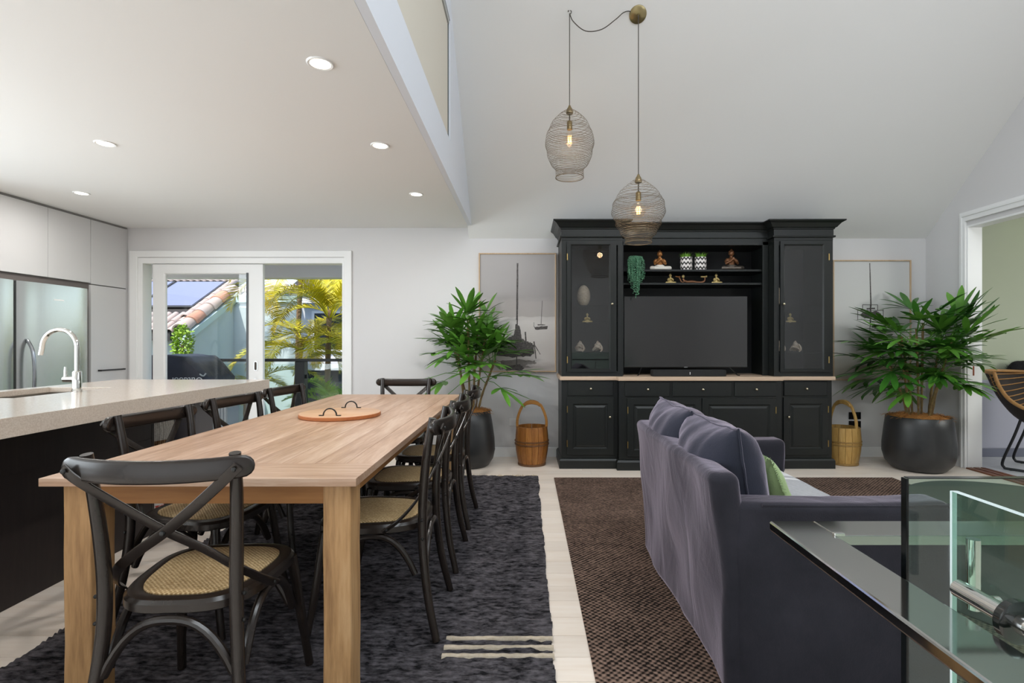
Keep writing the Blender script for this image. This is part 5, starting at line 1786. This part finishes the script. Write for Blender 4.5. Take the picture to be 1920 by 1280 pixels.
# ------------------------------------------------------------------ glass balustrade with flat polished rail
gb = thing('glass_balustrade', 'frameless glass balustrade with flat polished steel rail near the camera', 'balustrade')
M_MIR = mat('polished_steel', '#b4b4b2', 0.08, metal=1.0)
HX0, HX1, HZ, HY1, HY0 = 0.4075, 0.481, 0.9, 0.895, 0.828
MB().box(HX0, HX1, -0.35, HY1, HZ - 0.016, HZ).build('flat_rail', M_MIR, gb, smooth=0, bevel=0.003)
MB().box(HX1 + 0.0006, 1.9, HY0, HY1, HZ - 0.016, HZ - 0.0004).build('flat_rail', M_MIR, gb, smooth=0, bevel=0.0015)
jn = MB()
jn.box(HX1 - 0.004, HX1 + 0.012, HY0 - 0.004, HY0 + 0.004, HZ - 0.0005, HZ + 0.004)
jn.build('rail_joiner', M_CHROME, gb, smooth=0, bevel=0.001)
M_BGL = glass('balustrade_glass', (0.80, 0.90, 0.86), 1.5)
M_EDGE = mat('polished_glass_edge', '#0b0e0f', 0.12, spec=0.3)
M_EDGE2 = mat('polished_glass_edge_pale', '#d5e4e4', 0.1, spec=0.8)
GA = MB().box(0.5135, 1.9, 0.715, 0.725, 0.06, 1.016).build('glass_panel', M_BGL, gb, smooth=0)
MB().box(0.5095, 0.513, 0.7145, 0.7255, 0.06, 1.0165).build('polished_edge', M_EDGE, GA, smooth=0, bevel=0.0008)
MB().box(0.5135, 1.9, 0.7145, 0.7255, 1.0163, 1.0172).build('polished_edge', M_EDGE, GA, smooth=0)
GB = MB().box(0.532, 0.538, -0.35, 0.666, 0.06, 1.013).build('glass_panel', M_BGL, gb, smooth=0)
MB().box(0.5315, 0.5385, 0.6662, 0.6695, 0.06, 1.0135).build('polished_edge', M_EDGE2, GB, smooth=0, bevel=0.0008)
MB().box(0.5315, 0.5385, -0.35, 0.666, 1.0132, 1.0141).build('polished_edge', M_EDGE2, GB, smooth=0)
hd = MB().tube([(0.514, 0.636, 0.907), (0.514, 0.634, 0.907), (0.514, 0.56, 0.907), (0.514, 0.20, 0.907)], [0.008, 0.0105, 0.0105, 0.0105], 20).build('latch_bar', M_CHROME, gb)
MB().tube([(0.556, 0.663, 0.868), (0.556, 0.663, 0.955)], 0.0075, 18).build('latch_pin', M_CHROME, gb)
MB().tube([(0.525, 0.60, 0.907), (0.5315, 0.60, 0.907)], 0.007, 16).build('standoff', M_CHROME, gb)
MB().tube([(0.514, 0.5645, 0.907), (0.514, 0.5625, 0.907), (0.514, 0.5545, 0.907), (0.514, 0.5525, 0.907)], [0.019, 0.0225, 0.0225, 0.019], 28).build('collar', mat('dark_glossy_collar', '#101412', 0.08, spec=0.8), gb)
for x, y in ((0.444, 0.72), (1.2, 0.862), (0.444, 0.1)):
    MB().tube([(x, y, 0.0), (x, y, HZ - 0.0165)], 0.008, 12).build('post', M_CHROME, gb) if x > 1 else None
for x in (0.75, 1.6):
    MB().box(x, x + 0.05, 0.695, 0.745, 0.0, 0.09).build('spigot', M_STEEL, gb, smooth=0, bevel=0.003)
for y in (-0.2, 0.4):
    MB().box(0.512, 0.562, y, y + 0.05, 0.0, 0.09).build('spigot', M_STEEL, gb, smooth=0, bevel=0.003)
for x0_, x1_, y0_, y1_ in ((0.481, 0.532, 0.15, 0.17), (0.481, 0.532, 0.5, 0.52)):
    MB().box(x0_ + 0.0003, x1_ - 0.0003, y0_, y1_, HZ - 0.013, HZ - 0.005).build('rail_bracket', M_STEEL, gb, smooth=0)

# ------------------------------------------------------------------ side room: rattan tub chair with fluffy cushion
M_RAT = mat('rattan_tan', '#9a6d3d', 0.5, var=(20, '#b98c55', 0.25))
M_RATD = mat('rattan_dark', '#1c140e', 0.7, var=(14, '#2c2017', 0.25))
M_LEGB = mat('black_steel', '#1d1e22', 0.4, metal=0.3)
rc = thing('rattan_chair', 'rattan tub chair with black metal sled legs seen through the doorway', 'chair', (4.95, 4.80, 0), math.radians(-52))
def shell_pt(u, v):
    """u: 0 seat front .. 1 back top; v: -1 near side .. 1 far side"""
    cx_ = [(0.34, 0.44), (0.15, 0.405), (-0.1, 0.41), (-0.29, 0.49), (-0.45, 0.67), (-0.58, 0.91)]
    f = u * (len(cx_) - 1)
    k = min(int(f), len(cx_) - 2)
    t = f - k
    def cr(i):
        return Vector(cx_[max(0, min(len(cx_) - 1, i))])
    a, b, c, d = cr(k - 1), cr(k), cr(k + 1), cr(k + 2)
    p = 0.5 * ((2 * b) + (c - a) * t + (2 * a - 5 * b + 4 * c - d) * t * t + (3 * b - a - 3 * c + d) * t ** 3)
    w = 0.27 + 0.06 * math.sin(PI * min(1, u * 1.05))
    rise = 0.20 * abs(v) ** 2.2 * math.sin(PI * min(1, max(0, (u + 0.08) / 1.12)))
    fwd = 0.26 * abs(v) ** 2.4 * max(0, u - 0.35) * 1.3
    x_, y_ = p.x + fwd, v * w
    a_ = math.radians(-24)
    x_, y_ = x_ * math.cos(a_) - y_ * math.sin(a_), x_ * math.sin(a_) + y_ * math.cos(a_)
    return Vector((x_ - 0.086, y_ - 0.11, p.y + rise - 0.05 * abs(v) ** 2 * max(0, u - 0.7) * 2))
nv = 14
m_ = MB()
G = [[m_.v(shell_pt(i / 20, -1 + 2 * j / nv) + Vector((0, 0, -0.022))) for j in range(nv + 1)] for i in range(21)]
G2 = [[m_.v(shell_pt(i / 20, -1 + 2 * j / nv) + Vector((0, 0, -0.013))) for j in range(nv + 1)] for i in range(21)]
for i in range(20):
    for j in range(nv):
        m_.f([G[i][j], G[i][j + 1], G[i + 1][j + 1], G[i + 1][j]])
        m_.f([G2[i][j], G2[i + 1][j], G2[i + 1][j + 1], G2[i][j + 1]])
m_.build('woven_lining', M_RATD, rc, smooth=60)
for i in range(1, 24):
    u = i / 24
    MB().tube([shell_pt(u, -0.95 + 1.9 * j / 12) for j in range(13)], 0.0055, 6).build('rib', M_RAT, rc)
for v in (-1, 1):
    MB().tube([shell_pt(i / 28, v) for i in range(29)], 0.016, 10).build('rim', M_RAT, rc)
    MB().tube([shell_pt(i / 28, v * 0.84) for i in range(29)], 0.008, 8).build('inner_rim', M_RAT, rc)
for u in (0.0, 1.0):
    MB().tube([shell_pt(u, -1 + 2 * j / 16) for j in range(17)], 0.016, 10).build('rim', M_RAT, rc)
for s in (-1, 1):
    y_ = s * 0.215
    pts = spline([(-0.33, y_ , 0.50), (-0.38, y_ * 1.05, 0.32), (-0.455, y_ * 1.1, 0.09), (-0.45, y_ * 1.1, 0.025), (-0.39, y_ * 1.1, 0.013), (0.0, y_ * 1.1, 0.013), (0.24, y_ * 1.1, 0.013), (0.29, y_ * 1.1, 0.04), (0.25, y_, 0.2), (0.18, y_ * 0.9, 0.42)], 5)
    MB().tube(pts, 0.0115, 10).build('sled_leg', M_LEGB, rc)
    MB().box(-0.41, -0.395, y_ * 1.1 - 0.006, y_ * 1.1 + 0.006, 0.0, 0.006).build('glide', M_BLACK, rc, smooth=0)
fc = thing('fluffy_cushion', 'black fluffy cushion behind the rattan chair back', 'cushion', (5.16, 5.46, 0.66))
m_ = MB()
m_.ball((-0.1, 0.0, 0.2), (0.15, 0.07, 0.15), 24, 16)
for v_ in m_.bm.verts:
    v_.co *= 1 + 0.03 * noise.noise(v_.co * 14)
m_.build('body', mat('black_fur_base', '#151416', 1.0), fc)
m_ = MB()
rg = random.Random(9)
for i in range(1500):
    a, b = rg.uniform(0, 2 * PI), math.acos(rg.uniform(-1, 1))
    d = Vector((math.sin(b) * math.cos(a), math.sin(b) * math.sin(a), math.cos(b)))
    p = Vector((-0.1 + 0.148 * d.x, 0.068 * d.y, 0.2 + 0.148 * d.z))
    q = p + d * rg.uniform(0.02, 0.045) + Vector((rg.uniform(-1, 1), rg.uniform(-1, 1), rg.uniform(-1, 0.6))) * 0.014
    s_ = d.orthogonal().normalized() * 0.0015
    vs = [m_.v(x) for x in (p - s_, p + s_, q)]
    m_.f(vs)
o = m_.build('fur', mat('black_fur', '#1f1e21', 0.8), fc, smooth=0)
o['kind'] = 'stuff'
# ------------------------------------------------------------------ balcony
structure(MB().box(-7.5, 0.5, YB + 0.131, 7.1, -0.12, -0.03).build('floor_balcony', mat('balcony_paving', '#d9d7d3', 0.6, var=(4, '#e2e0dc', 0.3)), smooth=0))
structure(MB().box(-9, 1, 6.95, 7.15, 2.035, 2.32).build('trim_10', mat('eave_beam_lavender', '#eeeef4', 0.6), smooth=0))
structure(MB().box(-9, 1, YB + 0.131, 6.949, 2.26, 2.32).build('ceiling_balcony', M_CEIL, smooth=0))
structure(MB().box(-30, 20, 7.1, 60, -2.6, -2.5).build('ground_garden', mat('garden_ground', '#4a5a30', 0.9, var=(1.5, '#64703c', 0.3)), smooth=0))
bl = thing('balcony_railing', 'black balcony railing with glass infill outside the sliding door', 'railing')
M_RAILB = mat('powder_black', '#17191b', 0.4)
MB().box(-7.0, 0.0, 6.975, 7.025, 0.94, 0.978).build('top_rail', M_RAILB, bl, smooth=0, bevel=0.004)
for x in (-2.95, -4.95, -0.95):
    MB().box(x - 0.062, x + 0.062, 6.94, 7.06, -0.03, 0.94).build('post', M_RAILB, bl, smooth=0, bevel=0.004)
    for z in (0.25, 0.72):
        MB().box(x + 0.063, x + 0.085, 6.985, 7.015, z, z + 0.05).build('clamp', M_RAILB, bl, smooth=0)
for x0, x1 in ((-6.9, -5.03), (-4.87, -3.03), (-2.87, -1.03)):
    MB().box(x0, x1, 6.996, 7.004, 0.05, 0.91).build('glass_panel', glass('balcony_glass', (0.9, 0.95, 0.93)), bl, smooth=0)

# covered barbecue
bq = thing('barbecue', 'barbecue under a dark blue-black fitted cover on the balcony', 'barbecue', (-4.22, 6.42, -0.03))
M_COV = mat('cover_vinyl', '#1b2030', 0.42, spec=0.5, var=(4, '#2a2f40', 0.3), bump=(9, 0.4, 0.02))
m_ = MB()
def cov_d(p):
    return (0.012 * noise.noise((p.x * 6, p.y * 6, p.z * 4)), 0.014 * noise.noise((p.x * 9, 3, p.z * 3)), 0.012 * noise.noise((p.x * 8, p.y * 8, 9)))
prof = [(-0.58, 0.0), (-0.62, 0.80), (-0.5, 0.92), (-0.36, 1.06), (0.0, 1.08), (0.30, 1.06), (0.40, 0.98), (0.55, 0.80), (0.52, 0.5), (0.5, 0.0)]
n = len(prof)
rows = []
for yy in [-0.32, -0.30, -0.2, -0.05, 0.1, 0.25, 0.30, 0.32]:
    k = 0.985 if abs(yy) > 0.31 else 1
    rows.append([m_.v(Vector((x * k, yy, z * k)) + Vector(cov_d(Vector((x, yy, z))))) for x, z in [Vector(prof[i]).lerp(Vector(prof[i + 1]), q / 4) for i in range(n - 1) for q in range(4)] + [prof[-1]]])
for A, B in zip(rows, rows[1:]):
    for i in range(len(A) - 1):
        m_.f([A[i], A[i + 1], B[i + 1], B[i]])
m_.f(rows[0][::-1])
m_.f(rows[-1])
m_.build('cover', M_COV, bq, smooth=50)
fo = bpy.data.curves.new('cover_lettering', 'FONT')
fo.body = 'Outdoor'
fo.size = 0.1
fo.extrude = 0.001
fo.align_x = 'CENTER'
fo.materials.append(mat('cover_print', '#c9cfd6', 0.5))
tmp = bpy.data.objects.new('lettering', fo)
me_ = bpy.data.meshes.new_from_object(tmp)
bpy.data.objects.remove(tmp)
to = bpy.data.objects.new('lettering', me_)
COL.objects.link(to)
to.parent = bq
to.location = (0.37, -0.372, 0.825)
to.rotation_euler = (PI / 2, PI, 0)
MB().tube(spline([(0.48, -0.31, 0.86), (0.54, -0.34, 0.84), (0.57, -0.34, 0.87)], 4), 0.008, 6).build('tie_cord', mat('tie_grey', '#9aa3a8', 0.6), bq)

# slatted planter on the balcony
pl_ = thing('planter_box', 'grey ribbed planter box standing on the balcony', 'planter', (-3.62, 6.3, -0.03))
M_PL = mat('planter_grey', '#b3b9bf', 0.6)
MB().box(-0.16, 0.16, -0.12, 0.12, 0.0, 0.46).build('box', mat('planter_dark', '#8b949b', 0.6), pl_, smooth=0)
for k in range(9):
    MB().box(-0.158 + k * 0.0355, -0.138 + k * 0.0355, -0.13, -0.1202, 0.01, 0.47).build('slat', M_PL, pl_, smooth=0)

# ------------------------------------------------------------------ neighbouring house with tiled roof
nh = thing('neighbour_house', 'pale blue-green neighbouring house with barrel-tiled roof and solar panels', 'house', (0, 0, 0))
M_NW = mat('bluegreen_render', '#c2d0d3', 0.8, var=(1.2, '#b5c6ca', 0.3))
XG, NY, PT = -5.66, 9.0, 0.525
def zr(y):
    return 1.40 + PT * (y - NY)
w_ = MB()
w_.prism([(NY, -2.5), (NY, zr(NY) - 0.06), (10.32, zr(10.32) - 0.06), (13.5, zr(10.32) + 0.5), (13.5, -2.5)], 'X', XG - 0.18, XG)
w_.build('gable_wall', M_NW, nh, smooth=0)
MB().box(-12, XG - 0.185, NY + 0.02, NY + 0.2, -2.5, zr(NY) - 0.12).build('eave_wall', M_NW, nh, smooth=0)
MB().box(XG - 0.22, XG + 0.03, NY - 0.06, NY + 0.06, -2.5, zr(NY) - 0.12).build('corner_pier', M_NW, nh, smooth=0)
MB().box(XG + 0.001, -4.45, 10.32, 10.5, -2.5, 2.06).build('cross_wall', M_NW, nh, smooth=0)
cp = MB()
cp.prism([(NY - 0.05, zr(NY) - 0.14), (NY - 0.05, zr(NY) - 0.02), (10.33, zr(10.32) - 0.02), (10.33, zr(10.32) - 0.14)], 'X', XG - 0.19, XG + 0.05)
cp.build('coping', mat('coping_bluegreen', '#bcd6d6', 0.7), nh, smooth=0)
MB().box(XG + 0.052, -4.42, 10.27, 10.319, 1.96, 2.08).build('coping', mat('coping_bluegreen', '#bcd6d6', 0.7), nh, smooth=0)
rf_ = MB()
rf_.prism([(NY - 0.08, zr(NY) - 0.10), (NY - 0.08, zr(NY) - 0.03), (14, zr(14) - 0.03), (14, zr(14) - 0.1)], 'X', -12, XG - 0.2)
rf_.build('roof_deck', mat('roof_underlay', '#3a3735', 0.9), nh, smooth=0)
MB().box(-12, XG - 0.22, NY - 0.20, NY - 0.085, zr(NY) - 0.18, zr(NY) - 0.06).build('gutter', mat('gutter_dark', '#2c2c2e', 0.6), nh, smooth=0)
M_TILEW = mat('weathered_terracotta', '#b3a7a2', 0.8, rnd=0.14, var=(6, '#c2b0a4', 0.3))
M_TILER = mat('orange_terracotta', '#b98066', 0.8, rnd=0.1, var=(6, '#c99a80', 0.3))
def tile_mesh(w, L_):
    m_ = MB()
    k = 8
    rows = []
    for y, s in ((0, 1.06), (L_, 0.9)):
        o_, i_ = [], []
        for j in range(k + 1):
            a = PI * j / k
            o_.append(m_.v((w * s * math.cos(a), y, w * s * math.sin(a))))
            i_.append(m_.v((w * s * 0.82 * math.cos(a), y, w * s * 0.82 * math.sin(a))))
        rows.append((o_, i_))
    (o0, i0), (o1, i1) = rows
    for j in range(k):
        m_.f([o0[j], o0[j + 1], o1[j + 1], o1[j]])
        m_.f([i0[j], i1[j], i1[j + 1], i0[j + 1]])
        m_.f([o0[j], i0[j], i0[j + 1], o0[j + 1]])
        m_.f([o1[j], o1[j + 1], i1[j + 1], i1[j]])
    for j in (0, k):
        m_.f([o0[j], o1[j], i1[j], i0[j]])
    return m_
tproto = tile_mesh(0.058, 0.36).build('roof_tile', M_TILEW, nh, smooth=60)
tme = tproto.data
ang = math.atan(PT)
first = True
rg = random.Random(6)
for y0 in (NY - 0.10, NY + 0.20, 10.9, 11.2):
    for i in range(30 if y0 > 10 else 16):
        x = XG - 0.30 - i * 0.135
        loc = (x, y0, zr(y0) + 0.01 + (0.0 if y0 in (NY - 0.10, 10.9) else 0.008))
        rot = (ang, rg.uniform(-0.03, 0.03), rg.uniform(-0.02, 0.02))
        if first:
            tproto.location = loc
            tproto.rotation_euler = rot
            first = False
        else:
            again(tme, 'roof_tile', None, nh, loc, rot)
vp = tile_mesh(0.125, 0.34).build('verge_tile', M_TILEW, nh, smooth=60)
vr = tile_mesh(0.125, 0.34).build('verge_tile', M_TILER, nh, smooth=60)
for i in range(6):
    y0 = NY - 0.12 + i * 0.262
    o_ = vp if i == 0 else vr if i == 1 else again((vr if i in (4,) else vp).data, 'verge_tile', None, nh)
    o_.location = (XG - 0.10 + 0.01 * (i % 2), y0, zr(y0) + 0.03 + 0.012)
    o_.rotation_euler = (ang, 0, 0.02)
up_ = tile_mesh(0.08, 0.3).build('verge_tile', M_TILEW, nh, smooth=60)
for i in range(7):
    y0 = NY + 0.3 + i * 0.21
    o_ = up_ if i == 0 else again(up_.data, 'verge_tile', None, nh)
    o_.location = (XG - 0.285, y0, zr(y0) + 0.045)
    o_.rotation_euler = (ang, 0, 0)
for i in range(8):
    x = XG + 0.06 + i * 0.16
    again(tme, 'roof_tile', None, nh, (x, 10.30, 2.10), (ang, 0, 0), (1.3, 1.2, 1.3))
M_SOL = mat('solar_glass', '#8288a4', 0.3, spec=0.5)
M_SOLF = mat('solar_frame', '#3a3c40', 0.5)
for i in range(3):
    xr = XG - 0.42 - i * 1.03
    m_ = MB()
    for hh, nm, mm, ins in ((0.05, 'solar_frame', M_SOLF, 0), (0.056, 'solar_panel', M_SOL, 0.035)):
        y0, y1 = 9.72 + ins, 10.82 - ins
        m_ = MB()
        vs = [m_.v((x, y, zr(y) + hh + dz)) for x in (xr - 1.0 + ins, xr - ins) for y in (y0, y1) for dz in (0, 0.02)]
        for q in ((0, 1, 3, 2), (4, 6, 7, 5), (0, 4, 5, 1), (2, 3, 7, 6), (0, 2, 6, 4), (1, 5, 7, 3)):
            m_.f([vs[k] for k in q])
        if nm == 'solar_frame':
            par = m_.build(nm, mm, nh, smooth=0)
        else:
            m_.build(nm, mm, par, smooth=0)

# second house behind the palms
h2 = thing('far_house', 'white and grey house with dark roof and windows behind the palms', 'house', (0, 0, 0))
M_HW = mat('far_house_white', '#d4d6dc', 0.8)
MB().box(-5.5, -1.0, 13.0, 13.3, -2.5, 2.25).build('wall', M_HW, h2, smooth=0)
MB().box(-5.55, -0.9, 12.6, 12.7, 2.12, 2.36).build('fascia', mat('fascia_white', '#e6e7ea', 0.6), h2, smooth=0)
m_ = MB()
m_.prism([(12.5, 2.37), (12.5, 2.45), (17, 4.6), (17, 4.5)], 'X', -5.58, -0.8)
m_.build('roof', mat('dark_roof', '#3c3a40', 0.8), h2, smooth=0)
M_WDK = mat('dark_window', '#23252b', 0.1, spec=0.8)
for x0, x1 in ((-5.2, -4.35), (-4.1, -3.3), (-3.0, -2.2)):
    f_ = MB().ring_xz(x0, x1, 0.95, 1.95, 0.06, 12.93, 12.999).build('window', mat('fascia_white', '#e6e7ea', 0.6), h2, smooth=0)
    MB().box(x0 + 0.06, x1 - 0.06, 12.95, 12.97, 1.01, 1.89).build('pane', M_WDK, f_, smooth=0)
MB().box(-5.52, -0.95, 12.7, 12.98, 0.52, 0.72).build('ledge', M_HW, h2, smooth=0)
MB().box(-5.4, -1.5, 12.9, 12.99, -0.6, 0.5).build('dark_recess', mat('recess_charcoal', '#3a3c42', 0.8), h2, smooth=0)

# ------------------------------------------------------------------ golden cane palms
def palmleaf(name, c, c2):
    return mat(name, c, 0.45, spec=0.4, rnd=0.25, var=(1.6, c2, 0.25))
M_PY = palmleaf('golden_palm_leaf', '#9fae22', '#d6b92a')
M_PG = palmleaf('green_palm_leaf', '#7fae26', '#a9c934')
M_PT = mat('palm_stem', '#86694a', 0.7, var=(8, '#6b5d48', 0.25))
M_RACH = mat('palm_rachis', '#b99a2e', 0.5)
def frond(L_, arch, nl, ll, seed, m, lean=0.55):
    rg = random.Random(seed)
    n = 14
    pts = []
    for i in range(n + 1):
        u = i / n
        th_ = lean + arch * u ** 1.3
        if i == 0:
            p = Vector((0, 0, 0))
        else:
            p = pts[-1] + Vector((math.sin(th_), 0, math.cos(th_))) * (L_ / n)
        pts.append(p)
    m_ = MB()
    m_.tube(pts, [0.013 * (1 - 0.85 * i / n) for i in range(n + 1)], 5)
    for i in range(nl):
        u = 0.14 + 0.86 * i / nl
        f = u * n
        k = min(int(f), n - 1)
        p = pts[k].lerp(pts[k + 1], f - k)
        d = (pts[k + 1] - pts[k]).normalized()
        nrm = Vector((0, 1, 0)).cross(d).normalized()
        for s in (-1, 1):
            l_ = ll * math.sin(PI * (0.12 + 0.8 * u)) * rg.uniform(0.8, 1.1)
            dr = (d * 0.75 + Vector((0, s, 0)) * 0.8 + nrm * -0.35 * rg.uniform(0.6, 1.3)).normalized()
            w = d * 0.011
            q1 = p + dr * l_ * 0.5
            q2 = q1 + (dr + Vector((0, 0, -0.35 * rg.uniform(0.5, 1.5)))).normalized() * l_ * 0.5
            v_ = [m_.v(p - w * 0.5), m_.v(p + w * 0.5), m_.v(q1 + w), m_.v(q1 - w), m_.v(q2)]
            m_.f([v_[0], v_[1], v_[2], v_[3]])
            m_.f([v_[3], v_[2], v_[4]])
    o = m_.build('frond', m, None, smooth=0)
    me = o.data
    bpy.data.objects.remove(o)
    return me
FY_ = [frond(1.5, 1.7, 52, 0.42, 1, M_PY), frond(1.3, 2.1, 48, 0.40, 2, M_PY), frond(1.7, 1.4, 54, 0.46, 3, M_PY, 0.35)]
FG_ = [frond(1.4, 1.8, 50, 0.4, 4, M_PG), frond(1.2, 1.4, 48, 0.38, 5, M_PG, 0.4)]
def cane_palm(label, x, y, z0, lean, h, nfr, fl, seed, spin=0.0, low=0.2, el=(0.0, 0.9), group='golden cane palms', sc=1.0, sec=None):
    t = thing('palm', label, 'palm', (x, y, z0), 0, group)
    rg = random.Random(seed)
    n = 16
    pts = [(lean * (i / n) ** 1.4, 0.05 * math.sin(i * 0.4), h * i / n) for i in range(n + 1)]
    MB().tube(spline(pts, 2), [0.052 - 0.012 * i / (2 * n) + (0.005 if i % 2 else 0) for i in range(2 * n + 1)], 8).build('trunk', M_PT, t)
    for i in range(nfr):
        az = spin + i * 2.39996 + rg.uniform(-0.3, 0.3)
        if sec:
            az = rg.uniform(*sec)
        o = again(fl[i % len(fl)], 'frond', None, t, (lean + 0.02 * math.cos(az), 0.02 * math.sin(az), h - rg.uniform(0, low)), (0, rg.uniform(*el), az))
        s_ = rg.uniform(0.75, 1.1) * sc
        o.scale = (s_, s_, s_)
    return t
cane_palm('golden cane palm with leaning ringed trunk nearest the door stile', -3.95, 8.7, -2.5, 0.3, 3.75, 14, FY_, 3, sc=0.8)
cane_palm('tall palm whose bare ringed trunk passes behind the yellow fronds', -4.15, 9.6, -2.5, 0.1, 5.0, 14, FY_, 5, 0.5)
cane_palm('golden cane palm behind the railing post, trunk upright', -3.12, 8.4, -2.5, 0.02, 4.2, 16, FY_, 8, 1.2, el=(-0.2, 0.5))
cane_palm('golden cane palm with arching fronds beside the door jamb', -2.62, 7.9, -2.5, 0.12, 3.6, 12, FY_, 12, 2.0, el=(0.1, 0.8), sc=0.85)
cane_palm('low palm sending yellow fronds across the fixed glass', -4.15, 8.1, -2.5, -0.1, 3.1, 8, FY_, 15, 0.3, el=(0.3, 1.0), sc=0.8)
cane_palm('bright green palm low behind the balcony glass, nearer the post', -2.82, 8.0, -2.5, 0.0, 2.7, 16, FG_, 18, 0.9, el=(-0.1, 0.6), group='green palms below the railing', sc=0.8)
cane_palm('bright green palm low behind the balcony glass, nearer the jamb', -2.35, 8.5, -2.5, 0.0, 2.6, 16, FG_, 22, 1.9, el=(-0.1, 0.6), group='green palms below the railing', sc=0.85)
cane_palm('green palm behind the leaning golden palm, below the railing', -3.6, 9.3, -2.5, 0.0, 2.2, 10, FG_, 27, 0.2, el=(-0.1, 0.7), group='green palms below the railing')

# bushes
def bush(label, c, r, seed, m, n=900, leaf=0.05, name='shrub', group=None):
    t = thing(name, label, 'shrub', c, 0, group)
    rg = random.Random(seed)
    m_ = MB()
    for i in range(n):
        a, b = rg.uniform(0, 2 * PI), math.acos(rg.uniform(-1, 1))
        k = rg.uniform(0.55, 1.0)
        p = Vector((r[0] * k * math.sin(b) * math.cos(a), r[1] * k * math.sin(b) * math.sin(a), r[2] * k * math.cos(b)))
        p *= 1 + 0.25 * noise.noise(p * 3.5 + Vector((seed, 0, 0)))
        u = Vector((rg.gauss(0, 1), rg.gauss(0, 1), rg.gauss(0, 1))).normalized()
        w = u.orthogonal().normalized()
        l_ = leaf * rg.uniform(0.6, 1.3)
        vs = [m_.v(p), m_.v(p + u * l_ * 0.5 + w * l_ * 0.28), m_.v(p + u * l_), m_.v(p + u * l_ * 0.5 - w * l_ * 0.28)]
        m_.f(vs)
    o = m_.build('foliage', m, t, smooth=0)
    o['kind'] = 'stuff'
    MB().tube([(0, 0, -r[2] * 1.0 - 0.6), (0, 0, 0)], 0.02, 6).build('stem', M_PT, t)
    return t
M_BU = mat('lime_leaf', '#93b51f', 0.5, rnd=0.0, var=(8, '#5d8a18', 0.25))
M_BD = mat('deep_hedge_leaf', '#3c5a1e', 0.6, var=(5, '#5d7a2a', 0.25))
bush('lime green creeper hanging under the tiled eave behind the barbecue', (-5.58, 8.65, 1.16), (0.17, 0.12, 0.36), 2, M_BU, 700, 0.06)
for i, (x, y, z, lab) in enumerate(((-3.3, 10.6, -0.6, 'dense dark green shrub behind the balcony post'), (-2.0, 10.4, -0.5, 'dense dark green shrub nearest the door jamb'), (-3.7, 11.9, -1.2, 'dense dark green shrub below the light blue wall'))):
    bush(lab, (x, y, z), (0.95, 0.7, 1.0), 5 + i, M_BD, 2200, 0.14, group='dark shrubs in the garden')
